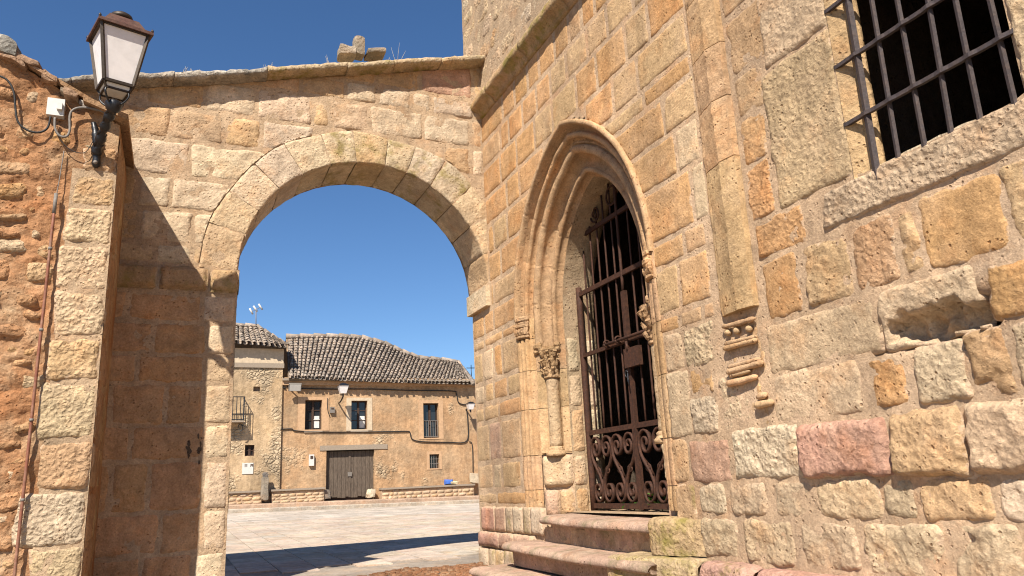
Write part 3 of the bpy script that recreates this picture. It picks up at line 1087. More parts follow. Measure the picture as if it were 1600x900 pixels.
# window reveals: splayed on the left, square elsewhere
sv = []
for i in range(13):
    for u, o in [(WU0, .008), (WU0 + .06, -.018), (5.925, -.048), (5.928, -.07), (5.70, -.12), (5.40, -.14)]:
        z = 2.20 + (3.64 - 2.20) * i / 12
        q = V((u, z, o))
        sv.append(CH.pt(u + .003 * fbm(q * 8), z, o + .004 * fbm(q * 9)))
mesh('window_splay', sv, [(i * 6 + k, i * 6 + k + 1, (i + 1) * 6 + k + 1, (i + 1) * 6 + k) for i in range(12) for k in range(5)], M['stone'], church, color=(.46, .31, .165, .4))
MB().add([CH.pt(WU1, 2.2, .0), CH.pt(WU1, 3.64, .0), CH.pt(WU1 + .01, 3.64, -.42), CH.pt(WU1 + .01, 2.2, -.42), CH.pt(7.11, 3.64, -.43), CH.pt(7.11, 2.2, -.43)], [(0, 1, 2, 3), (3, 2, 4, 5)]).build('window_reveal', M['stone'], church, color=(*PALE, .5), smooth=False)
vs = []
for i in range(31):
    u = WU0 - .02 + (WU1 - WU0 + .06) * i / 30
    for o, zz_ in [(-.004, 2.22), (-.008, 2.24), (-.05, 2.25), (-.2, 2.24), (-.43, 2.24)]:
        q = V((u, o * 4, 8))
        bul = .018 * math.sin(math.pi * i / 30)
        vs.append(CH.pt(u, zz_ + bul + .008 * fbm(q * 9), o + .006 * fbm(q * 14)))
mesh('window_sill', vs, [(i * 5 + k, (i + 1) * 5 + k, (i + 1) * 5 + k + 1, i * 5 + k + 1) for i in range(30) for k in range(4)], M['stone'], church, color=(*GREY, .9))
mesh('window_head', [CH.pt(5.59, 3.62, 0), CH.pt(7.11, 3.62, 0), CH.pt(7.11, 3.62, -.43), CH.pt(5.59, 3.62, -.43)], [(0, 3, 2, 1)], M['stone'], church, color=(*PALE, .5), smooth=False)

# --- window grille
grl = empty('window_grille', CH.pt(6.3, 2.3), None, None)
grl.parent = church
grl.location = WL[grl] - WL[church]
for x0, x1, y1 in [(1325, 1367, 250), (1362, 1402, 235), (1402, 1443, 218), (1450, 1486, 205), (1493, 1531, 182), (1547, 1583, 150)]:
    u0, z0 = CH.px(x0, 0)
    u1, z1 = CH.px(x1, y1)
    k = (u0 - u1) / (z0 - z1)
    r_ = .019 if x0 == 1325 else .0125
    MB().tube([CH.pt(u1 + k * (2.15 - z1), 2.15, -.0), CH.pt(u1 + k * (3.62 - z1), 3.62, -.0)], r_, 4).build('upright_bar', M['grille'], grl, smooth=False)
for zc in (2.535, 2.87, 3.21, 3.5):
    pts = [CH.pt(5.785, zc + .005, -.0), CH.pt(5.80, zc, .004)]
    for u in (5.93, 6.08, 6.22, 6.36, 6.5, 6.64):
        pts += [CH.pt(u - .035, zc, .008), CH.pt(u, zc - .001, .016), CH.pt(u + .035, zc, .008)]
    pts.append(CH.pt(6.70, zc, .005))
    MB().tube(pts, .0145, 4, flat=UP).build('cross_bar', M['grille'], grl, smooth=False)

# --- gate
GO = -.46
gate = empty('gate', CH.pt(UC, .56, GO), None, None)
gate.parent = church
gate.location = WL[gate] - WL[church]


def g_(u, z, o=0):
    return CH.pt(u, z, GO + o)


def ztop(u):
    r = RR - .475
    x = abs(u - UC) + CC
    return ZS + math.sqrt(max(0, r * r - x * x))


def gbar(name, u0, u1, z0, z1, w_, dep, o=0):
    b = MB()
    m_ = 10
    a, c = g_(u0, z0, o), g_(u1, z1, o)
    b.tube([a + (c - a) * (i / m_) + V((0, 0, 0)) for i in range(m_ + 1)], w_, 4 if dep else 8)
    return b.build(name, M['rust'], gate, smooth=not dep)


GL, GR, GM = 1.972, 3.468, 2.80
gbar('gate_post', GL, GL, .54, 2.66, .032, 0)
gbar('gate_post', GR, GR, .54, 2.66, .030, 0)
for u in (GM,):
    MB().fbox(CH, u - .030, u + .030, .545, 2.42, GO - .012, GO + .022).build('meeting_stile', M['rust'], gate, smooth=False)
gbar('gate_bar', GM, GM, 2.42, ztop(GM), .014, 0, .01)
for u in (2.105, 2.255, 2.39, 2.525, 2.66, 2.945, 3.085, 3.225, 3.355):
    gbar('gate_bar', u, u + random.uniform(-.006, .006), 1.24, min(ztop(u), 3.5), .0095, 0, -.012)
zA, zB, zC, zD = 2.585, 1.975, 1.235, .575
for z in (zA, zC, zD):
    MB().fbox(CH, GL, GR, z - .022, z + .022, GO - .008, GO + .016).build('gate_rail', M['rust'], gate, smooth=False)
MB().fbox(CH, GL, GR, zB - .018, zB + .018, GO - .008, GO + .016).build('gate_rail', M['rust'], gate, smooth=False)
MB().fbox(CH, 2.16, 3.28, 3.135, 3.175, GO - .008, GO + .016).build('gate_rail', M['rust'], gate, smooth=False)
# sliding bolt, its rings and the lock plate
MB().tube([g_(2.45, zB + .015, .045), g_(3.35, zB + .015, .045)], .014, 8).build('bolt', M['rust'], gate)
for u in (2.50, 2.70, 3.22):
    ring = [g_(u, zB + .02 + .032 * math.sin(a), .04 + .032 * math.cos(a)) for a in [i * math.pi / 6 for i in range(13)]]
    MB().tube(ring, .009, 6).build('bolt_ring', M['rust'], gate)
lock = MB().fbox(CH, 2.80, 3.03, zB - .25, zB - .085, GO + .02, GO + .06).build('lock_plate', M['rust'], gate, smooth=False)
MB().tube([g_(2.84, zB - .02, .05), g_(2.87, zB - .10, .06)], .012, 6).build('hasp', M['rust'], lock)
MB().tube([g_(2.82 + .02 * math.cos(a), zB - .30 + .03 * math.sin(a), .06) for a in [i * math.pi / 5 for i in range(11)]] + [g_(2.835, zB - .36, .06), g_(2.85, zB - .40, .06)], .006, 6).build('chain', M['black_iron'], lock)


def spiral(cu, cz, r, a0, turns, side, n=26, end=.2, ez=1.0):
    """from the outside inwards"""
    out = []
    for i in range(n + 1):
        t_ = i / n
        a = a0 + side * turns * 2 * math.pi * t_
        q = r * (1 - (1 - end) * t_)
        out.append((cu + q * math.cos(a), cz + q * ez * math.sin(a)))
    return out


def scroll(u0, u1, flip):
    """one S-shaped strap: large spiral above, smaller below"""
    w_ = u1 - u0
    cm = (u0 + u1) / 2
    r1 = w_ * .50
    r2 = w_ * .46
    s_ = 1 if flip else -1
    top = spiral(cm, 1.085, r1, math.pi if s_ > 0 else 0, 1.6, -s_, ez=1.25)      # starts on one flank, goes over the top
    bot = spiral(cm, .70, r2, 0 if s_ > 0 else math.pi, 1.6, -s_, ez=1.2)
    b = [(x, z) for x, z in reversed(top)]
    mid = [(cm - s_ * r1 * .90, 1.01), (cm - s_ * r1 * .5, .945), (cm + s_ * r1 * .02, .89), (cm + s_ * r1 * .5, .835), (cm + s_ * r2 * .90, .77)]
    pts = b + mid + bot
    m = MB()
    P3 = [g_(u, z, .0) for u, z in pts]
    # flat strap section
    vs, fs = [], []
    for i, p in enumerate(P3):
        t_ = (P3[min(i + 1, len(P3) - 1)] - P3[max(i - 1, 0)]).normalized()
        nrm = t_.cross(CH.en).normalized()
        vs += [p + nrm * .0085 + CH.en * .018, p - nrm * .0085 + CH.en * .018, p - nrm * .0085 - CH.en * .018, p + nrm * .0085 - CH.en * .018]
    for i in range(len(P3) - 1):
        for k in range(4):
            fs.append((i * 4 + k, i * 4 + (k + 1) % 4, i * 4 + 4 + (k + 1) % 4, i * 4 + 4 + k))
    mesh('scroll', vs, fs, M['rust'], gate)


def small_scroll(cu, cz, r, side):
    pts = [g_(x, z, .004) for x, z in spiral(cu, cz, r, math.pi / 2, 1.4, side, 16)]
    MB().tube([g_(cu - side * r * 2.0, cz - r * 1.7, .004), g_(cu - side * r * 1.2, cz + r * .4, .004)] + pts, .008, 4).build('small_scroll', M['rust'], gate)


for a, b, n_ in ((GL + .035, GM - .032, 4), (GM + .032, GR - .035, 3)):
    st = (b - a) / n_
    for k in range(n_):
        scroll(a + st * k + .004, a + st * (k + 1) - .004, k % 2 == 0)
        small_scroll(a + st * (k + .5), 0.885, .036, 1 if k % 2 else -1)
for sgn, cu0 in ((1, 2.40), (-1, 3.04)):
    MB().tube([g_(x, z, 0) for x, z in spiral(cu0, 3.29, .09, math.pi, 1.5, sgn)], .010, 5).build('top_scroll', M['rust'], gate)
MB().tube([g_(UC + .09 * math.cos(a), 3.36 + .09 * math.sin(a)) for a in [i * math.pi / 10 for i in range(21)]], .010, 5).build('top_ring', M['rust'], gate)

# ================================================================== STEPS
steps = empty('entrance_steps', CH.pt(2.6, 0, .5), 'worn pink sandstone steps with rounded edges below the church gate', 'steps')


def step(u0, u1, zt, hgt, pf, name, col, mat, ufar=None, tread=.075, tilt=0):
    prof = [(-.5, 0), (pf - .09, 0), (pf - .04, -.004), (pf - .012, -.020), (pf, -.045), (pf - .012, -.068), (pf - .035, -.080), (pf - .115, -.085), (pf - .125, -hgt)]
    n_, m_ = max(10, int((u1 - u0) / .04)), len(prof)
    vs, fs = [], []
    for i in range(n_ + 1):
        t_ = i / n_
        u = u0 + (u1 - u0) * t_
        en_ = min(t_, 1 - t_) * (u1 - u0)
        rd = .04 * (1 - sstep(en_ / .06))
        for k, (o, dz) in enumerate(prof):
            q = V((u, o, zt))
            w_ = .012 * fbm(q * 2.5) + .004 * fbm(q * 14, 3)
            worn = -.018 * math.sin(math.pi * t_) * (1 if 0 < k < 6 else 0)
            vs.append(CH.pt(u, zt + dz + w_ * .6 + worn + tilt * (t_ - .5) - (rd * .6 if 0 < k < 5 else 0), o + (w_ - rd if k > 0 else 0)))
    for i in range(n_):
        for k in range(m_ - 1):
            fs.append((i * m_ + k, i * m_ + k + 1, (i + 1) * m_ + k + 1, (i + 1) * m_ + k))
    fs += [tuple(range(m_)), tuple(range((n_ + 1) * m_ - 1, n_ * m_ - 1, -1))]
    fs = [f[::-1] for f in fs]
    return mesh(name, vs, fs, M[mat], steps, color=(*col, .15))


step(1.93, 3.92, .515, .235, .12, 'step', (.41, .275, .20), 'step', tilt=-.02)
step(1.52, 3.96, .285, .215, .33, 'step', (.41, .275, .20), 'step', tilt=-.02)
step(1.22, 4.4, .072, .2, .55, 'step', (.41, .275, .20), 'step')
# mossy blocks closing the steps on the right
def blockbox(name, u0, u1, z0, z1, o1, col, mat, n=12, amp=.012, o0=-.3, fade=0.0):
    vs, fs = [], []
    prof = [(o0, z1), (o1 - .05, z1), (o1 - .012, z1 - .012), (o1, z1 - .05), (o1, (z0 + z1) / 2), (o1, z0)]
    prof2 = []
    for (a, b), (c, e) in zip(prof, prof[1:]):
        kk = max(1, int(math.hypot(c - a, e - b) / .03))
        prof2 += [(a + (c - a) * i / kk, b + (e - b) * i / kk) for i in range(kk)]
    prof2.append(prof[-1])
    m_ = len(prof2)
    n = max(n, int((u1 - u0) / .025))
    for i in range(n + 1):
        t_ = i / n
        e_ = min(t_, 1 - t_) * (u1 - u0)
        rd = .03 * (1 - sstep(e_ / .05))
        for o, z in prof2:
            q = V((u0 + (u1 - u0) * t_, z * 1.3, o + 7))
            w_ = amp * (fbm(q * 5) + .6 * fbm(q * 20, 3))
            vs.append(CH.pt(q.x + w_ * .4, z + w_ * .5 - (rd * .7 if z > z1 - .03 else 0), o + w_ - (rd if o > o1 - .06 else 0) - (fade * sstep((t_ - .25) / .75) if o > o0 + .02 else 0)))
    for i in range(n):
        for k in range(m_ - 1):
            fs.append((i * m_ + k + 1, i * m_ + k, (i + 1) * m_ + k, (i + 1) * m_ + k + 1))
    fs += [tuple(range(m_ - 1, -1, -1)), tuple(range(n * m_, (n + 1) * m_))]
    return mesh(name, vs, fs, M[mat], steps, color=(*col, .7))


blockbox('side_block', 3.72, 4.24, .30, .535, .125, (.43, .30, .165), 'mossy', o0=-.2, fade=.10)
blockbox('side_block', 3.42, 4.26, .06, .292, .30, (.42, .31, .18), 'mossy', o0=-.1, fade=.16)
blockbox('side_block', 4.27, 4.75, -.1, .285, .13, (.42, .25, .19), 'lichen', o0=-.1)
blockbox('base_ledge', 4.76, 5.6, -.1, .275, .12, (.42, .24, .18), 'stone', o0=-.1)
blockbox('base_ledge', 5.61, 6.6, -.1, .272, .12, (.41, .26, .19), 'stone', o0=-.1)
blockbox('base_ledge', 6.61, 8.2, -.1, .272, .12, (.41, .26, .19), 'stone', o0=-.1)
# weeds behind the gate
def weed(name, base, n, h, spread, label):
    m = MB()
    for _ in range(n):
        a = random.uniform(0, 6.28)
        tip = V(base) + V((math.cos(a) * spread * random.random(), math.sin(a) * spread * random.random(), h * random.uniform(.3, 1)))
        d1 = V((random.uniform(-1, 1), random.uniform(-1, 1), random.uniform(-.2, .8))).normalized() * random.uniform(.018, .034)
        d2 = d1.cross(V((random.uniform(-1, 1), random.uniform(-1, 1), .3))).normalized() * random.uniform(.008, .014)
        m.add([tip - d1, tip - d2, tip + d1, tip + d2], [(0, 1, 2, 3)])
    stm = empty(name, base, label, 'plant')
    m.build('foliage', M['leaf'], stm, smooth=False)
    s2 = MB()
    for _ in range(6):
        a = random.uniform(0, 6.28)
        s2.tube([V(base), V(base) + V((math.cos(a) * spread * .4, math.sin(a) * spread * .4, h * .7))], .002, 4)
    s2.build('stem', M['leaf'], stm)


weed('weed', CH.pt(2.98, .535, -.53), 90, .17, .12, 'green weed growing behind the right leaf of the gate')
weed('weed', CH.pt(2.55, .535, -.53), 30, .07, .10, 'low green weed behind the gate left of its meeting stile')
# ================================================================== ARCHWAY WALL
SA, RA, ZA, TH = 1.33, 1.33, 2.95, .64
arch = empty('archway', AR.pt(2.9, 0), 'pale limestone wall pierced by a round arch, with a sloping coping', 'archway')


def atop(s):
    return 5.72 - .253 * s


def ar_in(s, z, r=RA):
    if z < ZA:
        return -.3 < s < SA + RA
    return math.hypot(s - SA, z - ZA) < r


def ar_snap(s, z, c):
    if z < ZA:
        return (SA + RA, z) if -.3 < s < SA + RA else (s, z)
    L = math.hypot(s - SA, z - ZA)
    if L < RA:
        return SA + (s - SA) * RA / max(L, .01), ZA + (z - ZA) * RA / max(L, .01)
    return s, z


RO = RA + .43


def ring_r(a):
    return RA + .375 + .06 * noise.noise(V((a * 2.6, 3, 1)))


def ar_clamp(s, z):
    z = min(z, atop(s) - .01)
    if z >= ZA - .02:
        L = math.hypot(s - SA, z - ZA)
        ro = ring_r(math.atan2(z - ZA, s - SA)) - .006
        if L < ro:
            return SA + (s - SA) * ro / max(L, .01), ZA + (z - ZA) * ro / max(L, .01)
        return s, z
    return max(s, SA + RA), z


awall = backing(AR, -.03, 6.4, -.4, 5.7, .045, lambda s, z: ar_in(s, z if z < 2.9 else -.4 + (z + .4) * (atop(s) + .4) / 6.1), 'mortar_pale', arch,
                snap=lambda s, z, c: ar_snap(s, z, c), thick=0, top=atop, amp=.0065, base=.0)
vs = []
for i in range(33):
    s = -.03 + 6.4 * i / 32
    vs += [AR.pt(s, 3.2 if s < 2.66 else -.4, -TH), AR.pt(s, atop(s), -TH)]
# rear face with its own round opening
rb = MB()
pr = [(SA + (RA + .0) * math.cos(a), ZA + RA * math.sin(a)) for a in [math.pi * k / 24 for k in range(25)]]
outer = [(SA + RA, -.4)] + pr
top_ = [(6.4, -.4), (6.4, ZA)] + [(max(-.03, SA + 5.0 * math.cos(a)), 0) for a in [math.pi * k / 24 for k in range(1, 25)]]
for k in range(25):
    s_, z_ = pr[k]
    t2 = 6.4 if k == 0 else 6.4 - (6.43) * k / 24
    s2, z2 = t2, atop(t2)
    rb.add([AR.pt(s_, z_, -TH), AR.pt(s2, z2, -TH)], [])
rb.f = [(2 * k, 2 * k + 1, 2 * k + 3, 2 * k + 2) for k in range(24)]
rb.add([AR.pt(SA + RA, -.4, -TH), AR.pt(6.4, -.4, -TH), AR.pt(6.4, atop(6.4), -TH), AR.pt(SA + RA, ZA, -TH)], [(0, 1, 2, 3)])
rb.build('rear_face', M['mortar_pale'], arch, smooth=False)


def SX(x, z):
    return AR.ux(x, z)


CREAM, CREAMG = (.56, .46, .325), (.50, .42, .31)
AP = [CREAM, CREAM, PALE, CREAMG, CREAM, (.49, .36, .22)]
ka = dict(prot=.009, rough=.008, edge=.022, gap=.001, rnd=.08, jit=.010)
rows = [  # browner stones beyond the shadow edge: the cast shade is in their colour
    (2.43, 2.715, [2.66, SX(316, 2.6), SX(201, 2.6), 3.8], [CREAM, (.42, .24, .125), (.45, .27, .145)]), (2.12, 2.43, [2.66, SX(323, 2.3), SX(240, 2.3), 3.8], [CREAM, (.42, .24, .125), (.45, .27, .145)]),
    (1.85, 2.12, [2.66, SX(320, 2), SX(214, 2), 3.8], [PALE, (.42, .24, .125), (.45, .27, .145)]), (1.47, 1.85, [2.66, SX(318, 1.7), SX(258, 1.7), SX(173, 1.7), 3.8], [PALE, (.42, .24, .125), (.45, .27, .145), (.42, .24, .125)]),
    (1.15, 1.47, [2.66, SX(318, 1.3), SX(204, 1.3), 3.8], [CREAM, (.42, .24, .125), (.45, .27, .145)]), (.71, 1.15, [2.66, SX(316, .9), SX(232, .9), SX(172, .9), 3.8], [CREAM, (.42, .24, .125), (.45, .27, .145), (.42, .24, .125)]),
    (.35, .71, [2.66, SX(314, .5), SX(248, .5), 3.8], [WHITE, (.42, .24, .125), (.45, .27, .145)]), (-.1, .35, [2.66, SX(300, .2), SX(220, .2), 3.8], [CREAM, (.42, .24, .125), (.45, .27, .145)]),
]
courses(AR, rows, awall, AP, clamp=lambda s, z: (max(s, 2.655), z), **ka)
rows = [
    (2.985, 3.2, [2.6, SX(300, 3.1), SX(242, 3.1), 3.8]), (3.2, 3.54, [2.7, SX(302, 3.4), SX(218, 3.4), 3.8], [CREAM, WHITE, TAN]),
    (3.55, 3.885, [2.5, SX(267, 3.7), SX(213, 3.7), 3.8], [CREAMG, CREAMG, TAN]), (3.895, 4.275, [2.2, SX(296, 4.1), 3.8], [CREAM, WHITE]),
    (4.285, 4.63, [-.02, .16, .5], [CREAM, TAN]), (4.285, 4.63, [1.95, SX(408, 4.45), SX(350, 4.45), SX(267, 4.45), 3.85], [CREAMG, TAN, (.40, .275, .18), TAN]),
    (4.635, 4.995, [-.02, SX(735, 4.8), SX(661, 4.8), SX(577, 4.8), SX(517, 4.8), SX(488, 4.8), SX(401, 4.8), SX(320, 4.8), 3.6], [TAN, CREAMG, CREAM, (.44, .33, .23), TAN, CREAM, CREAM, TAN]),
    (5.0, 5.25, [-.02, SX(740, 5.1), SX(674, 5.1), SX(643, 5.1), SX(590, 5.1), SX(540, 5.1), SX(470, 5.1), 2.7], [TAN, CREAMG, WHITE, CREAM, CREAM, TAN, TAN]),
    (5.255, 5.7, [-.02, SX(738, 5.4), SX(656, 5.4), SX(587, 5.4), 1.9], [TAN, ROSE, TAN, TAN]),
]
courses(AR, rows, awall, AP, clamp=ar_clamp, **dict(ka, rough=.012, holes=.008))
# left impost band and the one built into the church wall
for a, b, c in [(2.642, 2.92, (.35, .26, .145)), (2.92, 3.37, (.30, .205, .115)), (3.37, 3.82, (.30, .205, .115))]:
    stone(AR, [(a, 2.722), (b, 2.722), (b, 2.98), (a, 2.98)], c, arch, prot=.078, rough=.006, gap=.0015, edge=.02, name='impost_stone', drop=.0, rnd=.05,
          post=lambda a_, b_, u, z, o: o - .03 * sstep((.3 - b_) / .3), mat='lichen')
bi = MB()
bi.fbox(CH, .16, .775, 2.74, 2.97, -.05, .055)
bi.build('impost_stone', M['stone'], arch, color=(*PALE, .3), smooth=False)
# pier side facing the opening
vs, fs = [], []
for j in range(40):
    for i in range(9):
        z, o = -.3 + 3.25 * j / 39, .0 - TH * i / 8
        q = V((o, z, 6))
        vs.append(AR.pt(2.66 - .012 * fbm(q * 6), z, o))
for j in range(39):
    for i in range(8):
        a = j * 9 + i
        fs.append((a, a + 1, a + 10, a + 9))
mesh('pier_side', vs, fs, M['stone'], arch, color=(*TAN, .4))

# old dark paint smears on the pier
for x0, y0, w_, h_ in [(311, 702, 5.5, 20), (295, 700, 4.5, 11)]:
    m = MB()
    for k in range(11):
        a = V((x0 + random.gauss(0, w_ * .45), y0 + random.gauss(0, h_ * .5), 0))
        n_, rr_ = 7, random.uniform(1.2, 3.0)
        ring = []
        for q in range(n_):
            b = 6.283 * q / n_
            s_, z_ = AR.px(a.x + rr_ * random.uniform(.5, 1.2) * math.cos(b), a.y + 1.8 * rr_ * random.uniform(.5, 1.2) * math.sin(b), .017)
            ring.append(AR.pt(s_, z_, .015 + .0003 * k))
        m.add(ring, [tuple(range(n_))])
    m.build('paint_smear', M['gloom_and_smear'], awall, smooth=False, kind='stuff')

# voussoirs: wedge blocks showing face and soffit
ang = [1.0, 17, 30, 44, 57, 71, 83, 96.5, 107.5, 120, 134, 148, 163, 178]
vc = [(.50, .37, .23), PALE, CREAM, CREAMG, CREAM, CREAM, (.48, .37, .22), CREAM, CREAMG, CREAMG, PALE, PALE, TAN]
for k in range(len(ang) - 1):
    a0, a1 = math.radians(ang[k]) + .002, math.radians(ang[k + 1]) - .002
    n_ = 12
    prot = random.uniform(.008, .018)
    vs, fs = [], []
    SEED[0] += 1
    sd_ = V((SEED[0] * 3.1, 1.7 * SEED[0], 0))
    inn = random.uniform(-.006, .006)
    for i in range(n_ + 1):
        t_ = i / n_
        a = a0 + (a1 - a0) * t_
        ro = ring_r(a)
        e = min(t_, 1 - t_) * (a1 - a0) * 1.4
        ed = 1 - sstep(e / .022)
        prof = [(ro, -.05), (ro - .004, -.01)] + [(ro - .02 - (ro - .02 - RA - .02) * q / 11, prot) for q in range(12)] + [(RA + .006, prot - .004), (RA, prot - .018)] + [(RA, -.06 - (TH - .06) * q / 12) for q in range(13)] + [(ro, -TH - .004)]
        for m_, (r, o) in enumerate(prof):
            p = V((SA + r * math.cos(a), ZA + r * math.sin(a), o * 1.2)) + sd_
            w_ = .012 * fbm(p * 5) + .005 * fbm(p * 21, 3)
            if o > -.005:
                r2, o2 = r + w_ * .3, o + w_ - ed * .010
            else:
                r2, o2 = (r + inn - w_ * .6 + ed * .012) if m_ > 2 else r, o
            vs.append(AR.pt(SA + r2 * math.cos(a), ZA + r2 * math.sin(a), o2))
    m_ = len(prof)
    for i in range(n_):
        for q in range(m_ - 1):
            fs.append((i * m_ + q, (i + 1) * m_ + q, (i + 1) * m_ + q + 1, i * m_ + q + 1))
    mesh('voussoir', vs, fs, M['lichen' if 4 < k < 10 else 'stone'], arch, color=(*vary(vc[k]), .35))

# coping slabs
s = -.02
while s < 5.6:
    L = random.uniform(.45, .85) if s < 2 else random.uniform(.7, 1.2)
    right = s < 1.7
    n_ = int(L / .03)
    cprof2 = [(-.02, -.015), (.05, -.012), (.155, .0), (.175, .012), (.182, .04), (.175, .065), (.13, .08), (0, .11), (-.3, .14), (-TH - .1, .12), (-TH - .12, .02), (-TH + .02, -.01)]
    pf2 = []
    for (a, b), (c, e) in zip(cprof2, cprof2[1:]):
        kk = max(1, int(math.hypot(c - a, e - b) / .05))
        pf2 += [(a + (c - a) * i / kk, b + (e - b) * i / kk) for i in range(kk)]
    pf2.append(cprof2[-1])
    m_ = len(pf2)
    vs, fs = [], []
    amp = .009 if right else .014
    dz, do = random.uniform(-.008, .008), random.uniform(-.012, .012)
    for i in range(n_ + 1):
        ss_ = s - .003 + (L + .002) * i / n_
        for o, dz0 in pf2:
            q = V((ss_, o, dz0 * 2))
            w_ = amp * (fbm(q * 5) + .7 * fbm(q * 19, 3))
            vs.append(AR.pt(ss_, atop(ss_) + dz0 + dz + w_, o + do + w_ * .8))
    for i in range(n_):
        for q in range(m_ - 1):
            fs.append((i * m_ + q, (i + 1) * m_ + q, (i + 1) * m_ + q + 1, i * m_ + q + 1))
    fs += [tuple(range(m_)), tuple(range((n_ + 1) * m_ - 1, n_ * m_ - 1, -1))]
    mesh('coping_stone', vs, fs, M['mossy' if right else 'coping'], arch, color=(*((.43, .33, .21) if right else (.36, .315, .255)), .6))
    s += L

# broken cross base on the coping
cx = empty('stone_cross_stump', AR.pt(1.5, atop(1.5) + .1, -.2), 'broken stump of a stone cross on top of the archway coping', 'stone stump')


def rock(parent, name, c, ax, ay, az, col, mat='stone', n=7, amp=.02):
    vs, fs = [], []
    faces = [(0, 1), (1, 0)]
    b = MB()
    for d_ in range(3):
        for sg in (-1, 1):
            A_, B_, C_ = [(ax, ay, az), (ay, az, ax), (az, ax, ay)][d_]
            base = len(b.v)
            pts = []
            for i in range(n + 1):
                for j in range(n + 1):
                    x, y = -1 + 2 * i / n, -1 + 2 * j / n
                    l = V((x, y, 1))
                    rr = 1 - .10 * (abs(x) ** 4 + abs(y) ** 4) / 2 * 1.2
                    p = V(c) + (A_ * x + B_ * y + C_ * sg) * rr
                    p += V((noise.noise(p * 9), noise.noise(p * 9 + V((4, 4, 4))), noise.noise(p * 9 + V((7, 1, 3))))) * amp
                    pts.append(p)
            ff = [(i * (n + 1) + j, (i + 1) * (n + 1) + j, (i + 1) * (n + 1) + j + 1, i * (n + 1) + j + 1) for i in range(n) for j in range(n)]
            if A_.cross(B_).dot(C_) * sg < 0:
                ff = [f[::-1] for f in ff]
            b.add(pts, ff)
    return b.build(name, M[mat], parent, color=(*col, .5))


def crp(x, y, o=-.22):
    s_, z_ = AR.px(x, y, o)
    return AR.pt(s_, z_, o)


S_, O_ = AR.eu, AR.en
rock(cx, 'broken_arm', crp(541, 84), S_ * .10 - UP * .012, O_ * .11, UP * .06, (.34, .28, .21), amp=.022)
rock(cx, 'shaft_stub', crp(560, 76), S_ * .066, O_ * .09, UP * .115, (.31, .26, .195), amp=.016)
rock(cx, 'base_slab', crp(586, 86), S_ * .11 - UP * .015, O_ * .13, UP * .028, (.30, .25, .19))
# dry grass on the coping
for x, y, n_, h_ in [(312, 99, 26, .06), (421, 94, 6, .09), (518, 88, 3, .16), (622, 82, 3, .24), (616, 86, 14, .05)]:
    s_, z_ = AR.px(x, y, -.05)
    b = AR.pt(s_, atop(s_) + .13, -.05)
    m = MB()
    for _ in range(n_):
        p = b + S_ * random.uniform(-.07, .07) * (n_ / 12) + O_ * random.uniform(-.05, .05)
        tp = p + S_ * random.uniform(-.4, .4) * h_ + UP * h_ * random.uniform(.7, 1.2) + O_ * random.uniform(-.2, .2) * h_
        m.tube([p, (p + tp) / 2 + S_ * .005, tp], [.0028, .002, .0006], 4)
    m.build('dry_grass', M['dry'], None, label={312: 'pale dry grass tuft on the coping nearest the lantern', 421: 'thin dry stalks on the coping left of the arch crown', 518: 'single dry stalks just left of the cross stump', 622: 'tall bent dry stalk right of the cross stump', 616: 'short dry grass tuft right beside the tall bent stalk'}[x], cat='grass')

# ================================================================== RUBBLE BUILDING ON THE LEFT
lb = empty('rubble_building', LF.pt(4.6, 0), 'ruinous rubble building with pale quoins and red clay mortar under a lantern', 'building')


def ltop(s):
    return 3.90 + .55 * (s - 3.71) + .03 * noise.noise(V((s * 5, 0, 2)))


lwall = backing(LF, 3.715, 5.4, -.4, 4.6, .018, None, 'clay', lb, smooth=False, thick=1.02, top=ltop, amp=.021, base=-.002, ampf=lambda u: .25 + .8 * sstep((u - 4.0) / .12))
backing(LF, 3.708, 4.03, -.4, 3.47, .02, None, 'mortar_pale', lb, name='quoin_bed', base=.004, amp=.007, thick=0)
backing(LS, -.004, 1.0, -.4, 3.80, .04, None, 'clay', lb, name='side_bed', base=.004, amp=.006, thick=0)  # clay chosen for a darker side, shade added by colour
backing(LF, 5.4, 7.4, -.4, 4.9, .1, None, 'clay', lb, thick=1.02, top=ltop)
qz = [(-.1, .27, 4.06, WHITE), (.27, .515, 4.04, PALE), (.52, .905, 4.18, WHITE), (.915, 1.275, 4.07, TAN), (1.285, 1.715, 4.08, PALE), (1.725, 2.06, 4.09, TAN), (2.07, 2.44, 4.06, PALE), (2.45, 2.82, 4.08, PALE), (2.83, 3.14, 4.04, PALE), (3.15, 3.42, 4.02, TAN), (3.44, 3.68, 3.96, BROWN)]
for z0, z1, sl_, c in qz:
    stone(LF, [(3.705, z0), (sl_ + random.uniform(-.02, .02), z0), (sl_ + random.uniform(-.03, .03), z1), (3.705, z1)], c, lwall, prot=.015, rough=.012, edge=.022, gap=.000, lip=-.006, sw=.05, jit=.014, peck=1, rnd=.10, name='quoin', holes=.008)
    stone(LS, [(0, z0), (random.choice([.35, .55]), z0), (.5, z1), (0, z1)], (.34, .19, .10), lwall, prot=.012, rough=.008, edge=.02, gap=.004, name='quoin')  # return faces browner than the fronts: the side's shade is in the colour
courses(LS, [(z0, z1, [.56, .86]) for z0, z1, a, b in qz], lwall, [TAN, BROWN, OCHRE], prot=.004, rough=.01)
random.seed(5)
z = -.1
CL = [(.42, .22, .10), (.39, .19, .085), TAN, (.44, .27, .14), (.44, .24, .12), (.40, .20, .09), OCHRE, PALE]
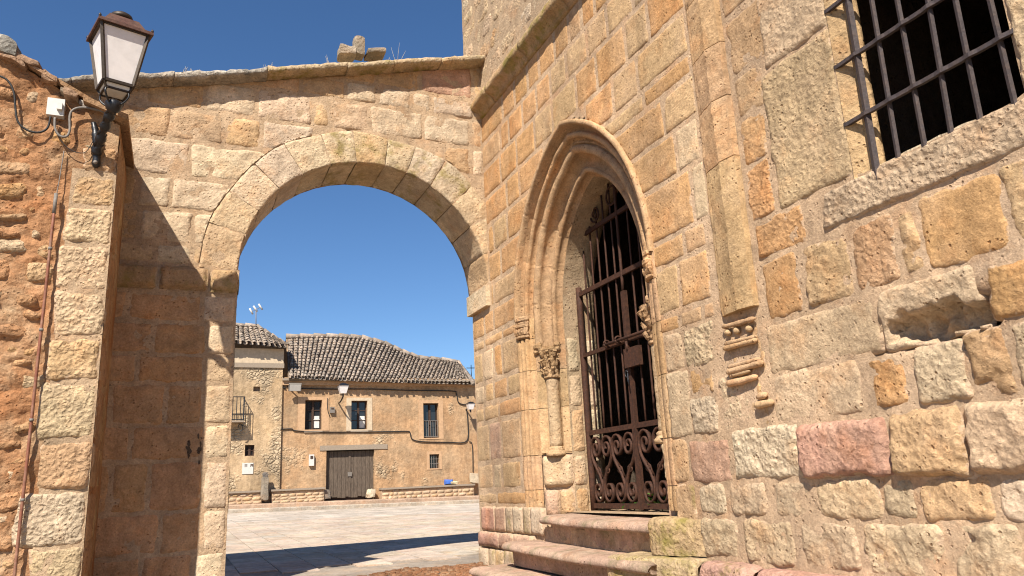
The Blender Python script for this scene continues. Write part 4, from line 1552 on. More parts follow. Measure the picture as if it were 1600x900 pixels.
while z < 4.6:
    h_ = random.uniform(.09, .2)
    s = 4.07 + random.uniform(-.03, .1) if z < 3.4 else 3.78
    while s < 5.3:
        w_ = random.uniform(.12, .32)
        if z + h_ < ltop(s + w_ / 2) - .1 and random.random() < .9:
            t0, t1 = random.uniform(-.03, .03), random.uniform(-.03, .03)
            stone(LF, [(s, z + t0), (s + w_, z + t1), (s + w_ * random.uniform(.85, 1), z + h_ + t1), (s + w_ * random.uniform(0, .15), z + h_ + t0)], random.choice(CL), lwall, mat='left_stone', sw=.05,
                  prot=random.uniform(.0, .022), rough=.018, edge=.035, gap=.006, rnd=.32, peck=.8, jit=.02, holes=.015, lip=-.03)
        s += w_ + random.uniform(0, .03)
    z += h_ + random.uniform(0, .02)
random.seed(23)
# roof edge: thin slabs and broken tiles stepping down to the corner
rf = MB()
for i in range(13):
    s0 = 3.65 + i * .28
    s1 = s0 + .34
    th = random.uniform(.025, .05)
    ov = random.uniform(.03, .10) if i else .10
    z0, z1 = ltop(max(s0, 3.7)) + .015 + .02 * (i % 2), ltop(s1) + .02 + .02 * (i % 2)
    if i == 0:
        z0, z1, ov = 3.905, 4.03, .12
    vs = [LF.pt(s0, z0, ov), LF.pt(s1, z1, ov * random.uniform(.6, 1)), LF.pt(s1, z1 + .02, -1.04), LF.pt(s0, z0 + .02, -1.04)]
    vs += [v + UP * th for v in vs]
    mesh('roof_slab', vs, [(0, 1, 2, 3), (7, 6, 5, 4), (0, 4, 5, 1), (1, 5, 6, 2), (2, 6, 7, 3), (3, 7, 4, 0)], M['stone'], lb, color=(*vary((.26, .135, .075) if i < 5 else (.33, .24, .16), .15), .5), smooth=False)
for k, (x, y, w_, h_, dx) in enumerate([(8, 74, .16, .07, .05), (20, 90, .18, .05, .03), (48, 98, .12, .03, .04), (112, 150, .10, .03, .03), (78, 122, .1, .035, .02)]):
    s_, z_ = LF.px(x, y, .03)
    rock(lb, 'top_stone', LF.pt(s_, z_, -.02), LF.eu * w_ * .6 + UP * w_ * .22, LF.en * (.08 + dx), UP * h_, (.30, .19, .12) if k else (.33, .30, .25), 'coping' if k == 0 else 'stone', 6, .02)
for x0, y0, x1, y1 in [(124, 158, 168, 168), (128, 163, 186, 178)]:
    a, b = LF.px(x0, y0, .03), LF.px(x1, y1, .03)
    MB().tube([LF.pt(a[0], a[1], .01), LF.pt(b[0], b[1], .03)], .022, 8).build('tile_fragment', M['tile'], lb)
s_, z_ = LF.px(96, 152, .02)
rock(lb, 'tile_fragment', LF.pt(LF.px(110, 152)[0], LF.px(110, 152)[1], .02), LF.eu * .07 + UP * .035, LF.en * .05, UP * .018, (.30, .23, .16), 'stone', 5, .01)


def lfp(x, y, o):
    s_, z_ = LF.px(x, y, o)
    return LF.pt(s_, z_, o)


def smooth_path(pts, k=5):
    out = []
    n = len(pts)
    for i in range(n - 1):
        p0, p1, p2, p3 = pts[max(i - 1, 0)], pts[i], pts[i + 1], pts[min(i + 2, n - 1)]
        for j in range(k):
            t_ = j / k
            out.append(.5 * ((2 * p1) + (p2 - p0) * t_ + (2 * p0 - 5 * p1 + 4 * p2 - p3) * t_ ** 2 + (3 * p1 - p0 - 3 * p2 + p3) * t_ ** 3))
    out.append(pts[-1])
    return out


def cable(name, pts, r, mat, label, o=.035, cat='cable', parent=None, fn=None):
    b = MB().tube(smooth_path([(fn or lfp)(x, y, o) for x, y in pts]), r, 8)
    return b.build(name, M[mat], parent, label=label, cat=cat)


cable('cable', [(-30, 112), (0, 119), (14, 128), (22, 146), (24, 168), (28, 190), (42, 203), (60, 207), (74, 200), (79, 182)], .0085, 'cable', 'black cable looping along the rubble wall into the white box', .05)
cable('conduit', [(86, 184), (86, 200), (93, 212), (104, 213), (109, 203), (109, 182), (114, 172), (128, 168), (150, 171), (172, 178), (186, 184)], .010, 'greypipe', 'grey conduit bent round from the white box to the lantern bracket', .06, 'conduit')
cable('wire', [(83, 184), (88, 205), (97, 222), (112, 235), (130, 239), (140, 230), (147, 216)], .0035, 'cable', 'thin black wire hanging from the white box to the bracket', .05, 'wire')
cable('wire', [(100, 236), (97, 255), (92, 285), (88, 306)], .004, 'greypipe', 'pale thin wire dropping to the top of the copper pipe', .04, 'wire')
pp = empty('down_pipe', LF.pt(4.12, .2, .04), 'slim red-brown pipe running down the rubble wall beside the quoins', 'pipe')
MB().tube([LF.pt(4.118, 3.22 - .3 * k, .048 + .004 * math.sin(k * 1.7)) for k in range(12)], .0115, 10).build('tube', M['redpipe'], pp)
MB().tube([LF.pt(4.118, 3.22, .048), LF.pt(4.118, 3.05, .048)], .014, 10).build('collar', M['greypipe'], pp)
for z in (2.75, 2.1, 1.42, .85):
    MB().tube([LF.pt(4.118, z, .048), LF.pt(4.118, z + .02, .048)], .016, 8).build('clip', M['greypipe'], pp)
jb = empty('junction_box', LF.pt(4.19, 3.92, .02), 'white square junction box high on the rubble wall', 'box')
bu, bz = LF.px(87, 167, .05)
MB().fbox(LF, bu - .062, bu + .062, bz - .075, bz + .075, -.02, .055).build('case', M['plastic'], jb, smooth=False)
MB().fbox(LF, bu - .05, bu - .012, bz - .03, bz + .03, .055, .085).build('raised_cover', M['plastic'], jb, smooth=False)

# ------------------------------------------------------------------ lantern on its bracket
lamp = empty('wall_lantern', lfp(152, 235, 0), 'four-sided lantern with opal panes on a black iron wall bracket', 'lantern')
LB_ = lfp(179, 148, .46)
hd = V((LB_.x - lfp(150, 230, 0).x, LB_.y - lfp(150, 230, 0).y, 0)).normalized()     # arm direction, out from the corner
n1 = hd
n2 = V((hd.y, -hd.x, 0))
if n2.x > 0:
    n2 = -n2
LC = V((LB_.x, LB_.y, 0))
zb = LB_.z
bt, tp_, hb, ht = .105, .172, zb + .06, zb + .51


def lq(a, b, w, z):
    return LC + n1 * a * w + n2 * b * w + UP * z


cor = [(1, 1), (1, -1), (-1, -1), (-1, 1)]
for k in range(4):
    c0, c1 = cor[k], cor[(k + 1) % 4]
    ins = .004
    q = [lq(*c0, bt - ins, hb), lq(*c1, bt - ins, hb), lq(*c1, tp_ - ins, ht), lq(*c0, tp_ - ins, ht)]
    q += [p + (LC + UP * p.z - p).normalized() * .006 for p in q]
    mesh('pane', q, [(0, 1, 2, 3), (7, 6, 5, 4), (0, 4, 5, 1), (1, 5, 6, 2), (2, 6, 7, 3), (3, 7, 4, 0)], M['opal'], lamp, smooth=False)
fr_ = MB()
for c in cor:
    fr_.tube([lq(*c, bt, hb), lq(*c, tp_, ht)], .016, 4)
for k in range(4):
    for w, z, r in ((bt, hb, .016), (tp_, ht, .020), (.085, zb + .01, .010)):
        fr_.tube([lq(*cor[k], w, z), lq(*cor[(k + 1) % 4], w, z)], r, 4)
for c in cor:
    fr_.tube([lq(*c, bt, hb), lq(*c, .085, zb + .01)], .009, 4)
fr_.build('frame', M['lampframe'], lamp, smooth=False)
MB().add([lq(*c, bt - .01, hb - .004) for c in cor] + [lq(*c, .083, zb + .012) for c in cor], [(4 + k, 4 + (k + 1) % 4, (k + 1) % 4, k) for k in range(4)] + [(7, 6, 5, 4)]).build('lower_tray', M['whitepaint'], lamp, smooth=False)
rv = []
for w, z in ((tp_ + .030, ht - .005), (tp_ + .028, ht + .022), (tp_ - .01, ht + .03), (.115, ht + .115), (.108, ht + .13), (.02, ht + .135)):
    rv += [lq(*c, w, z) for c in cor]
MB().add(rv, [(i * 4 + k, i * 4 + (k + 1) % 4, i * 4 + 4 + (k + 1) % 4, i * 4 + 4 + k) for i in range(5) for k in range(4)] + [(3, 2, 1, 0), (20, 21, 22, 23)]).build('roof', M['copper'], lamp, smooth=False)
MB().lathe(LC + UP * (ht + .125), [(.05, 0), (.05, .03), (.078, .032), (.085, .05), (.08, .07), (.06, .085), (.01, .09)], 20).build('chimney_cap', M['lampframe'], lamp)
for c in cor:
    MB().lathe(lq(*c, tp_ + .02, ht + .02), [(.010, 0), (.012, .012), (.006, .025), (.002, .03)], 8).build('corner_finial', M['lampframe'], lamp)
hp = MB()
for c in cor:
    hp.tube(smooth_path([LC + UP * (zb - .10), lq(*c, .05, zb - .085), lq(*c, .085, zb - .03), lq(*c, .075, zb + .03), lq(*c, .10, zb + .055)]), .008, 6)
hp.build('cradle', M['black_iron'], lamp)
# arm: twisted casting rising from the wall plate
b0 = lfp(150, 240, .03)
b1 = LC + UP * (zb - .10)
arm = MB()
pts = smooth_path([b0, b0 + (b1 - b0) * .35 + UP * .03, b0 + (b1 - b0) * .75 + UP * .015, b1], 8)
arm.tube(pts, [.034 + .010 * math.sin(i * 1.25) for i in range(len(pts))], 10)
for k in range(2):
    arm.tube([p + V((math.cos(i * .9 + k * 3.14), math.sin(i * .9 + k * 3.14), 0)) * .03 for i, p in enumerate(pts)], .012, 6)
arm.build('arm', M['black_iron'], lamp)
MB().lathe(b1 - UP * .06, [(.02, 0), (.045, .02), (.06, .05), (.065, .085), (.045, .10), (.02, .12)], 14).build('cup', M['black_iron'], lamp)
pl = MB()
pl.tube(smooth_path([lfp(146, 192, .02), lfp(149, 205, .03), lfp(151, 222, .035), lfp(151, 240, .03), lfp(150, 262, .02)]), [.02, .022, .02, .025, .027, .024, .03, .036, .03, .034, .03, .028, .036, .046, .04, .034, .03, .03, .034, .03, .012], 10)
pl.build('wall_plate', M['black_iron'], lamp)
MB().lathe(lfp(149, 254, .05), [(.016, 0), (.018, .008), (.012, .018), (.003, .022)], 10, LF.en).build('bolt_head', M['greypipe'], lamp)
# ================================================================== FAR SIDE OF THE SQUARE
def hp_(x, y, o=0.0):
    return HO.px(x, y, o)


# raised pavement in two steps in front of the houses
for o0, o1, zt, zb_, nm in [(-.2, 1.5, .27, -.1, 'pavement'), (1.48, 1.9, .135, -.1, 'kerb')]:
    vs = []
    S1 = [-20 + i for i in range(44)]
    for s in S1:
        g0 = gz(s, NH - o1)
        vs += [HO.pt(s, g0 + zt + .01 * (o1 - o0), o0), HO.pt(s, g0 + zt, o1 - .03), HO.pt(s, g0 + zt - .025, o1), HO.pt(s, g0 - .1, o1)]
    fs = [(i * 4 + k, i * 4 + k + 1, i * 4 + 5 + k, i * 4 + 4 + k) for i in range(len(S1) - 1) for k in range(3)]
    pv = mesh(nm, vs, fs, M['stone'], kind='structure', color=(*((.40, .28, .20) if nm == 'pavement' else (.40, .34, .27)), .2), smooth=False)


def panel_wall(name, fr, u0, u1, z0, z1, holes, mat, parent, depth=.3, off=0.0):
    us = sorted({u0, u1, *[h[0] for h in holes], *[h[1] for h in holes]})
    zs = sorted({z0, z1, *[h[2] for h in holes], *[h[3] for h in holes]})
    b = MB()
    for a, c in zip(us, us[1:]):
        for e, g in zip(zs, zs[1:]):
            m, n = (a + c) / 2, (e + g) / 2
            if any(h[0] < m < h[1] and h[2] < n < h[3] for h in holes):
                continue
            q = [fr.pt(a, e, off), fr.pt(c, e, off), fr.pt(c, g, off), fr.pt(a, g, off)]
            b.add(q, [(3, 2, 1, 0) if fr.flip else (0, 1, 2, 3)])
    for h in holes:
        c = [(h[0], h[2]), (h[1], h[2]), (h[1], h[3]), (h[0], h[3])]
        q = [fr.pt(u, z, off) for u, z in c] + [fr.pt(u, z, off - depth) for u, z in c]
        b.add(q, [(k, (k + 1) % 4, 4 + (k + 1) % 4, 4 + k) for k in range(4)])
    # ends and top give the wall its body
    for u in (u0, u1):
        b.add([fr.pt(u, z0, off), fr.pt(u, z1, off), fr.pt(u, z1, off - 6), fr.pt(u, z0, off - 6)], [(0, 1, 2, 3)])
    return b.build(name, M[mat], parent, smooth=False)


def window(fr, h, parent, off=0.0, leaves=2, rows=3, frame='brownwood', depth=.2, reveal=None, half=False):
    u0, u1, z0, z1 = h
    w = empty('window', fr.pt((u0 + u1) / 2, z0, off - depth), None, None)
    w.parent = parent
    w.location = WL[w] - WL[parent]
    mesh('pane', [fr.pt(u0, z0, off - depth - .02), fr.pt(u1, z0, off - depth - .02), fr.pt(u1, z1, off - depth - .02), fr.pt(u0, z1, off - depth - .02)], [(3, 2, 1, 0)], M['glass'], w, smooth=False)
    b = MB()
    fw = .045
    o0, o1 = off - depth - .02, off - depth + .03
    for a, c, e, g in [(u0, u0 + fw, z0, z1), (u1 - fw, u1, z0, z1), (u0 + fw, u1 - fw, z0, z0 + fw), (u0 + fw, u1 - fw, z1 - fw, z1)]:
        b.fbox(fr, a, c, e, g, o0, o1)
    for k in range(1, leaves):
        m = u0 + (u1 - u0) * k / leaves
        b.fbox(fr, m - .04, m + .04, z0 + fw, z1 - fw, o0, o1 + .005)
    b.build('frame', M[frame], w, smooth=False)
    b = MB()
    for k in range(1, rows):
        m = z0 + (z1 - z0) * k / rows
        b.fbox(fr, u0 + fw, u1 - fw, m - .012, m + .012, o0, o1 - .01)
    if rows > 1:
        b.build('glazing_bar', M[frame], w, smooth=False)
    return w


def tile_roof(parent, eave, ridge, ncol, nrow, mat='tile'):
    """barrel tiles in overlapping rows on a ruled surface"""
    m = MB()
    def lerp(pl, t_):
        k = t_ * (len(pl) - 1)
        i = min(int(k), len(pl) - 2)
        return pl[i].lerp(pl[i + 1], k - i)
    base, nb = [], 24
    for i in range(nb + 1):
        base += [lerp(eave, i / nb) - UP * .03, lerp(ridge, i / nb) - UP * .03]
    mesh('roof_bed', base, [(2 * i, 2 * i + 2, 2 * i + 3, 2 * i + 1) for i in range(nb)], M['earth'], parent, smooth=False)
    for i in range(ncol):
        t_ = (i + .5) / ncol
        e, r = lerp(eave, t_), lerp(ridge, t_)
        e2, r2 = lerp(eave, min(1, t_ + .5 / ncol)), lerp(ridge, min(1, t_ + .5 / ncol))
        for cover in (0, 1):
            a, b_ = (e, r) if not cover else (e2, r2)
            L = (b_ - a).length
            if L < .15:
                continue
            n_ = max(1, round(L / .28))
            up_ = (b_ - a).normalized()
            side = (lerp(eave, min(1, t_ + .01)) - lerp(eave, max(0, t_ - .01))).normalized()
            nrm = side.cross(up_).normalized()
            if nrm.z < 0:
                nrm = -nrm
            wd = (eave[-1] - eave[0]).length / ncol
            for j in range(n_):
                p0 = a + up_ * (L * j / n_ - .06 + random.uniform(-.05, .05))
                ln = L / n_ + .08
                sk = random.uniform(-.025, .025)
                rr0, rr1 = wd * .37 * random.uniform(.9, 1.1), wd * .30
                lift = .055 if cover else .0
                ring = []
                for q, (rr, f, l2) in enumerate(((rr0, 0, .045), (rr1, 1, .0))):
                    for k in range(6):
                        an = math.pi * k / 5
                        hgt = math.sin(an) * rr * .85 * (1 if cover else -.7)
                        ring.append(p0 + up_ * (ln * f) + side * (math.cos(an) * rr + sk * f) + nrm * (hgt + lift + l2))
                th = [p - nrm * .014 for p in ring[:6]]
                m.add(ring + th, [(k, k + 1, 7 + k, 6 + k) for k in range(5)] + [(12 + k, 13 + k, k + 1, k) for k in range(5)])
    return m.build('roof_tiles', M[mat], parent, kind='stuff', smooth=True)


# ---- long ochre house
h1 = empty('ochre_house', HO.pt(-4.6, .5), 'long ochre village house with sagging tiled roof and grey plank double door', 'house')
DO, W1, W2, W3, W4 = (-4.22, -2.31, .3, 2.44), (-2.11, -1.46, 3.26, 4.42), (-3.93, -3.28, 3.24, 4.39), (-6.96, -6.29, 2.84, 4.28), (-6.94, -6.52, 1.6, 2.17)
w1 = panel_wall('wall', HO, -13, -.5, -.2, 5.32, [DO, W1, W2, W3, W4], 'house_r', h1)
for h, rws in ((W1, 3), (W2, 3), (W3, 2)):
    window(HO, h, h1, rows=rws, depth=.22)
wn = window(HO, W4, h1, rows=1, leaves=1, depth=.25)
for u in (-6.83, -6.73, -6.63):
    MB().tube([HO.pt(u, 1.6, -.06), HO.pt(u, 2.17, -.06)], .012, 4).build('iron_bar', M['greypipe'], wn, smooth=False)
for z in (1.79, 1.98):
    MB().tube([HO.pt(-6.94, z, -.06), HO.pt(-6.52, z, -.06)], .012, 4).build('iron_bar', M['greypipe'], wn, smooth=False)
# white curtains and sashes
for h in (W1, W2):
    m = (h[0] + h[1]) / 2
    MB().fbox(HO, h[0] + .06, m - .05, h[2] + .08, h[2] + .55, -.232, -.225).build('curtain', M['whitepaint'], h1, smooth=False)
    MB().fbox(HO, h[0] + .05, m - .04, h[2] + .40, h[2] + .425, -.20, -.18).build('sash_bar', M['whitepaint'], h1, smooth=False)
# balcony rail of the tall window
rl = empty('window_railing', HO.pt(-6.6, 2.85), None, None)
rl.parent = h1
rl.location = WL[rl] - WL[h1]
for k in range(7):
    u = -6.92 + .6 * k / 6
    MB().tube([HO.pt(u, 2.88, -.05), HO.pt(u, 3.55, -.05)], .011, 4).build('baluster', M['greypipe'], rl, smooth=False)
for z in (2.9, 3.55):
    MB().tube([HO.pt(-6.95, z, -.05), HO.pt(-6.30, z, -.05)], .014, 4).build('rail', M['greypipe'], rl, smooth=False)
# plaster bands round the windows
for h, e, mt in ((W1, .28, 'plaster'), (W2, .2, 'white_plaster'), (W3, .2, 'plaster'), (W4, .12, 'plaster')):
    b = MB()
    for a, c, q, g in [(h[0] - e, h[0], h[2] - .05, h[3] + .12), (h[1], h[1] + e, h[2] - .05, h[3] + .12), (h[0], h[1], h[3], h[3] + .12), (h[0], h[1], h[2] - .05, h[2])]:
        b.fbox(HO, a, c, q, g, -.05, .018)
    b.build('window_surround', M[mt], h1, smooth=False)
for h in (W1, W2):
    MB().fbox(HO, h[0] - .03, h[1] + .03, h[2] - .11, h[2] - .052, -.1, .06).build('sill', M['greywood'], h1, smooth=False)
# plank door
dr = empty('plank_door', HO.pt(-3.26, .55, -.18), None, None)
dr.parent = h1
dr.location = WL[dr] - WL[h1]
npl = 12
for k in range(npl):
    a = -4.22 + 1.91 * k / npl
    MB().fbox(HO, a + .004, a + 1.91 / npl - .004, .62 + random.uniform(-.02, .04), 2.40, -.22, -.17 - random.uniform(0, .012)).build('plank', M['oldwood'], dr, smooth=False)
MB().fbox(HO, -3.30, -3.22, .62, 2.40, -.17, -.145).build('cover_strip', M['oldwood'], dr, smooth=False)
MB().fbox(HO, -3.34, -3.18, 1.42, 1.58, -.15, -.12).build('latch', M['greypipe'], dr, smooth=False)
mesh('door_backing', [HO.pt(-4.25, .3, -.26), HO.pt(-2.28, .3, -.26), HO.pt(-2.28, 2.46, -.26), HO.pt(-4.25, 2.46, -.26)], [(0, 3, 2, 1)], M['brownwood'], dr, smooth=False)
MB().fbox(HO, -4.75, -2.05, 2.44, 2.63, -.3, .03).build('lintel', M['greywood'], h1, smooth=False)
# eaves board and roof
MB().fbox(HO, -9.2, -.55, 5.0, 5.16, -.1, .10).build('eaves_moulding', M['plaster'], h1, smooth=False)
MB().fbox(HO, -9.2, -.55, 5.163, 5.25, -.1, .20).build('eaves_course', M['greywood'], h1, smooth=False)
ev = []
for x, y in [(450, 590), (500, 592), (560, 595), (620, 597), (680, 599), (739, 600)]:
    u, z = hp_(x, y, .33)
    ev.append(HO.pt(u, z, .33))
rg = []
for x, y in [(447, 528), (490, 527), (530, 527), (565, 529), (600, 538), (628, 551), (655, 561), (690, 564), (714, 567), (722, 577)]:
    u, z = hp_(x, y, -3.2)
    rg.append(HO.pt(u, z, -3.2))
tile_roof(h1, ev, rg, 47, 9)
# the ridge in its own row of tiles
rm = MB()
for a, b_ in zip(rg, rg[1:]):
    n_ = max(1, int((b_ - a).length / .4))
    for k in range(n_):
        p, q = a.lerp(b_, k / n_), a.lerp(b_, (k + 1.15) / n_)
        rm.tube([p + UP * .06, q + UP * .03], [.14, .11], 8)
rm.build('ridge_tiles', M['tile'], h1, kind='stuff')
rs = ev[-1]
rm = MB()
for k in range(9):
    rm.tube([rg[-1].lerp(rs, k / 9) + UP * .06, rg[-1].lerp(rs, (k + 1.15) / 9) + UP * .03], [.13, .10], 8)
rm.build('hip_tiles', M['tile'], h1, kind='stuff')
mesh('roof_back', rg + [p + D * 5 - UP * 2.2 for p in rg], [(i, i + 1, i + 11, i + 10) for i in range(9)], M['tile'], h1, smooth=False)
mesh('roof_hip', [rg[-1], ev[-1], ev[-1] + D * 7, rg[-1] + D * 1.0], [(0, 1, 2, 3)], M['tile'], h1, smooth=False)


def hcable(pts, label, r=.022, o=.04, cat='cable'):
    cable('cable', pts, r, 'cable', label, o, cat, None, lambda x, y, oo: HO.pt(*hp_(x, y, oo), oo))


hcable([(382, 670), (430, 671), (455, 670), (462, 673), (500, 675), (560, 675), (630, 674), (640, 675), (644, 686), (660, 690), (700, 691), (729, 689), (731, 660), (729, 640)], 'black cable sagging under the upper windows of the ochre house')
hcable([(470, 607), (520, 608), (580, 608), (640, 610), (705, 611), (713, 615), (716, 628), (725, 632), (742, 632)], 'black cable along the shaded eaves of the ochre house')
hcable([(437, 566), (438, 590), (439, 602), (446, 607)], 'black cable dropping beside the taller pale house wall', .03)
hcable([(733, 690), (738, 696), (739, 738)], 'grey cable dropping below the far street lamp to the bench end', .018)
hcable([(512, 622), (512, 640), (515, 650)], 'short dark cable above the small meter on the ochre house', .015)

# boxes on the facade
def fitting(name, x0, x1, y0, y1, o1, mat, label, cat):
    a, c = hp_(x0, y1, o1), hp_(x1, y0, o1)
    r = empty(name, HO.pt((a[0] + c[0]) / 2, a[1], 0), label, cat)
    MB().fbox(HO, min(a[0], c[0]), max(a[0], c[0]), a[1], c[1], -.01, o1).build('case', M[mat], r, smooth=False)
    m, w, t_ = (a[0] + c[0]) / 2, abs(c[0] - a[0]), c[1]
    MB().fbox(HO, m - w * .28, m + w * .28, t_ - (t_ - a[1]) * .38, t_ - (t_ - a[1]) * .12, o1, o1 + .012).build('dial', M['brownwood'], r, smooth=False)
    return r


fitting('meter_box', 483, 491, 710, 728, .12, 'plastic', 'white letterbox-like meter left of the grey plank door', 'meter')
fitting('meter_box', 516, 523, 636, 645, .12, 'greypipe', 'small grey meter between the two upper windows', 'meter')
pb = empty('utility_panel', HO.pt(*hp_(387, 741), .1), 'pale square utility panel with two dark symbols on the left house', 'panel')
a, c = hp_(378, 741, .12), hp_(396, 723, .12)
MB().fbox(HO, c[0], a[0], a[1], c[1], .05, .125).build('plate', M['plastic'], pb, smooth=False)
pz = c[1] - .10
for u in (a[0] - .13, a[0] - .33):
    if u > a[0] - .2:
        for q in range(3):
            MB().fbox(HO, u - .05, u + .05, pz - .045 + q * .04, pz - .03 + q * .04, .126, .13).build('symbol', M['brownwood'], pb, smooth=False)
    else:
        MB().fbox(HO, u - .055, u - .03, pz - .05, pz + .05, .126, .13).build('symbol', M['brownwood'], pb, smooth=False)
        MB().fbox(HO, u - .03, u + .04, pz - .0, pz + .05, .126, .13).build('symbol', M['brownwood'], pb, smooth=False)
        MB().fbox(HO, u + .012, u + .04, pz - .05, pz - .001, .126, .13).build('symbol', M['brownwood'], pb, smooth=False)
# floodlight
fl = empty('floodlight', HO.pt(*hp_(452, 606), .1), 'grey floodlight at the corner between the two houses', 'floodlight')
fc = HO.pt(*hp_(461, 605, .35), .35)
MB().box(fc, HO.eu * -.24, (HO.en * .8 - UP * .4).normalized() * .06, (UP * .8 + HO.en * .4).normalized() * .15).build('housing', M['greypipe'], fl, smooth=False)
MB().box(fc + (HO.en * .8 - UP * .4).normalized() * .065, HO.eu * -.21, (HO.en * .8 - UP * .4).normalized() * .008, (UP * .8 + HO.en * .4).normalized() * .125).build('lens', M['plastic'], fl, smooth=False)
MB().tube([HO.pt(*hp_(449, 604), .02), fc], .03, 6).build('arm', M['black_iron'], fl)
# little street lanterns on the facade
def far_lamp(x, y, label, o=.75, s=1.0, basexy=None):
    u, z = hp_(x, y, o)
    b = HO.pt(u, z, o)
    r = empty('street_lantern', HO.pt(*hp_(*basexy), 0), label, 'lantern')
    k = []
    for w, h in ((.11, -.20), (.19, .10), (.215, .105), (.10, .19), (.02, .22)):
        k += [b + HO.eu * i * w * s + HO.en * j * w * s + UP * h * s for i, j in ((1, 1), (1, -1), (-1, -1), (-1, 1))]
    MB().add(k[:8], [(q, (q + 1) % 4, 4 + (q + 1) % 4, 4 + q) for q in range(4)] + [(3, 2, 1, 0)]).build('glass', M['opal'], r, smooth=False)
    MB().add(k[8:], [(i * 4 + q, i * 4 + (q + 1) % 4, i * 4 + 4 + (q + 1) % 4, i * 4 + 4 + q) for i in range(2) for q in range(4)] + [(3, 2, 1, 0)]).build('roof', M['black_iron'], r, smooth=False)
    MB().tube(smooth_path([HO.pt(*hp_(*basexy), .02), HO.pt(*hp_(*basexy), .4) + UP * .02, b - UP * .32 * s, b - UP * .2 * s]), .03, 6).build('arm', M['black_iron'], r)


far_lamp(536, 607, 'small street lantern on the facade between the two upper windows', .75, 1.0, (529, 630))
far_lamp(735, 634, 'small street lantern at the far end of the ochre house by the church corner', .6, .8, (728, 640))

# ---- tall pale house on the left
h2 = empty('pale_house', HO.pt(1.5, .5, .1), 'taller pale rubble-stone house at the left of the square', 'house')
OW = (.40, .74, 2.31, 2.72)
panel_wall('wall', HO, -.56, 6, -.2, 6.3, [OW, (.27, .52, 4.74, 4.93)], 'house_l', h2, off=.10)
window(HO, OW, h2, rows=2, leaves=2, off=.10, depth=.14)
MB().fbox(HO, .26, .53, 4.73, 4.94, -.12, -.1).build('brick_niche', M['tile'], h2, smooth=False)
MB().fbox(HO, -.60, 6, 5.66, 5.84, .0, .16).build('string_course', M['greywood'], h2, smooth=False)
MB().fbox(HO, -.58, 6, 5.845, 6.42, -.1, .105).build('attic_wall', M['white_plaster'], h2, smooth=False)
e2, r2 = [], []
for x, y in [(330, 535), (366, 536), (410, 539), (449, 543)]:
    u, z = hp_(x, y, .42)
    e2.append(HO.pt(u, z, .42))
for x, y in [(330, 509), (366, 510), (400, 511), (446, 540)]:
    u, z = hp_(x, y, -1.6)
    r2.append(HO.pt(u, z, -1.6))
tile_roof(h2, e2, r2, 14, 5)
rm = MB()
for a, b_ in zip(r2, r2[1:]):
    n_ = max(1, int((b_ - a).length / .35))
    for k in range(n_):
        rm.tube([a.lerp(b_, k / n_) + UP * .05, a.lerp(b_, (k + 1.15) / n_) + UP * .03], [.12, .09], 8)
rm.build('ridge_tiles', M['tile'], h2, kind='stuff')
mesh('roof_back', r2 + [p + D * 4 - UP * 1.8 for p in r2], [(i, i + 1, i + 5, i + 4) for i in range(3)], M['tile'], h2, smooth=False)
bc = empty('balcony', HO.pt(1.2, 3.6, .1), None, None)
bc.parent = h2
bc.location = WL[bc] - WL[h2]
bu0, bz0 = hp_(381, 657, .55)
bu1, bz1 = hp_(381, 620, .55)
MB().fbox(HO, bu0, bu0 + 1.5, bz0 - .06, bz0, .1, .58).build('slab', M['greywood'], bc, smooth=False)
for z in (bz0 + .04, bz1):
    MB().tube([HO.pt(bu0, z, .1), HO.pt(bu0, z, .55), HO.pt(bu0 + 1.5, z, .55)], .022, 4).build('rail', M['black_iron'], bc, smooth=False)
for k in range(12):
    MB().tube([HO.pt(bu0 + 1.5 * k / 11, bz0, .55), HO.pt(bu0 + 1.5 * k / 11, bz1, .55)], .016, 4).build('baluster', M['black_iron'], bc, smooth=False)
for k in range(1, 4):
    MB().tube([HO.pt(bu0, bz0, .1 + .45 * k / 4), HO.pt(bu0, bz1, .1 + .45 * k / 4)], .016, 4).build('baluster', M['black_iron'], bc, smooth=False)
MB().tube([HO.pt(bu0 + .1 + .09 * math.cos(i), bz0 - .25 + .13 * math.sin(i), .4) for i in [q * .45 for q in range(12)]], .018, 5).build('bracket_scroll', M['black_iron'], bc)
# aerial on its roof
an = empty('tv_aerial', HO.pt(*hp_(399, 511, -1.5), -1.5), 'white television aerial on a mast above the pale house', 'aerial')
ax_ = lambda x, y: HO.pt(*hp_(x, y, -1.5), -1.5)
MB().tube([ax_(400, 512), ax_(400, 486)], .02, 6).build('mast', M['greypipe'], an)
for a, b_ in (((390, 482), (395, 491)), ((396, 478), (402, 487)), ((404, 475), (410, 484))):
    MB().tube([ax_(*a), ax_(*b_)], .038, 5).build('reflector_bar', M['plastic'], an)
MB().tube([ax_(393, 487), ax_(407, 480)], .012, 5).build('boom', M['greypipe'], an)
an2 = empty('tv_aerial', HO.pt(*hp_(737, 600, -2), -2), 'thin dark aerial standing behind the far end of the tiled roof', 'aerial')
ax2 = lambda x, y: HO.pt(*hp_(x, y, -2), -2)
MB().tube([ax2(737, 602), ax2(736, 570)], .02, 5).build('mast', M['black_iron'], an2)
MB().tube([ax2(729, 575), ax2(744, 575)], .02, 5).build('cross_arm', M['black_iron'], an2)

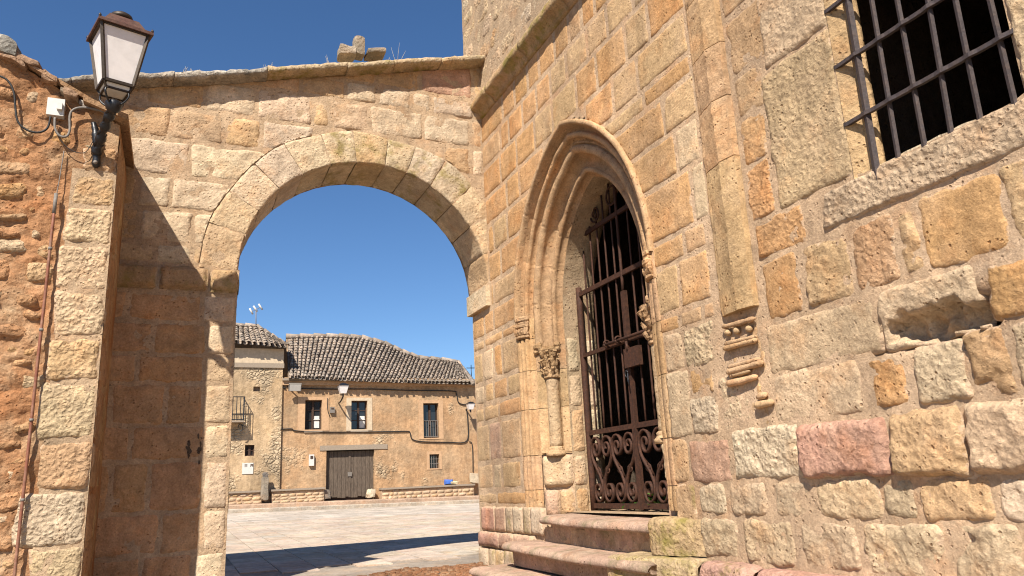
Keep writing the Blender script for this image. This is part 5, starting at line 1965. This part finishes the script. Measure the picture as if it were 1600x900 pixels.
# ---- stone benches along the facades
def bench(x0, x1, y, label):
    o = .42
    a, c = hp_(x0, y, o), hp_(x1, y, o)
    u0, u1, zt = min(a[0], c[0]), max(a[0], c[0]), (a[1] + c[1]) / 2
    r = empty('stone_bench', HO.pt((u0 + u1) / 2, .5, .2), label, 'bench')
    MB().fbox(HO, u0 - .03, u1 + .03, zt - .07, zt, -.02, o + .03).build('seat_slab', M['greywood'], r, smooth=False)
    n_ = max(2, int((u1 - u0) / .28))
    MB().fbox(HO, u0, u1, .2, zt - .072, -.02, o - .05).build('base_core', M['mortar'], r, smooth=False)
    BF = Fr(HO.pt(0, 0, o - .04), HO.eu, HO.en)
    zb2 = gz((u0 + u1) / 2, NH - 1.5) + .26
    zz_ = zb2
    while zz_ < zt - .1:
        hh = min(random.uniform(.10, .16), zt - .075 - zz_)
        u = u0
        while u < u1 - .05:
            w_ = min(random.uniform(.16, .38), u1 - u)
            stone(BF, [(u, zz_), (u + w_, zz_), (u + w_, zz_ + hh), (u, zz_ + hh)], random.choice([PALE, WHITE, GREY, TAN]), r, prot=.02, rough=.02, gap=.006, rnd=.35, edge=.05)
            u += w_
        zz_ += hh


bench(597, 741, 759, 'long stone bench against the house right of the plank door')
bench(425, 507, 763, 'stone bench between the concrete post and the plank door')
bench(356, 409, 767, 'short stone bench under the left house beside the concrete post')
post = empty('stone_post', HO.pt(*hp_(414, 782, .5), .5), 'short grey stone post between the two left benches', 'post')
pc = HO.pt(*hp_(414, 764, .45), .45)
rock(post, 'block', pc, HO.eu * .13, HO.en * .12, UP * .42, (.27, .23, .18), 'stone', 5, .04)
rock(post, 'cap_stone', pc + UP * .46, HO.eu * .09, HO.en * .1, UP * .14, (.16, .15, .14), 'stone', 5, .04)
for k, (x, y, s_, c_, lab) in enumerate([(579, 771, .15, WHITE, 'rough white guard stone at the right foot of the plank door'), (508, 773, .16, (.20, .17, .14), 'dark guard stone at the left foot of the plank door')]):
    u, z = hp_(x, y, .15)
    g = empty('guard_stone', HO.pt(u, z - s_, .15), lab, 'stone')
    rock(g, 'boulder', HO.pt(u, z, .15), HO.eu * s_ * 1.1, HO.en * s_, UP * s_, c_, 'stone', 5, .07)
# bag and cloth lying on the bench
u, z = hp_(704, 753, .2)
bg = empty('plastic_bags', HO.pt(u, z - .08, .2), 'blue and cream plastic bags left on the long stone bench', 'bag')
rock(bg, 'blue_bag', HO.pt(u + .08, z, .2), HO.eu * .16, HO.en * .12, UP * .09, (.1, .1, .1), 'blue', 5, .05)
rock(bg, 'cream_bag', HO.pt(u - .14, z - .04, .25), HO.eu * .17, HO.en * .1, UP * .05, (.1, .1, .1), 'cream', 5, .05)
u, z = hp_(741, 748, .3)
wb = empty('white_slab', HO.pt(u, z - .25, .3), 'white slab leaning at the far end of the long bench', 'slab')
rock(wb, 'slab', HO.pt(u - .1, z, .3), HO.eu * .3 + UP * .05, HO.en * .08, UP * .2, WHITE, 'stone', 5, .03)
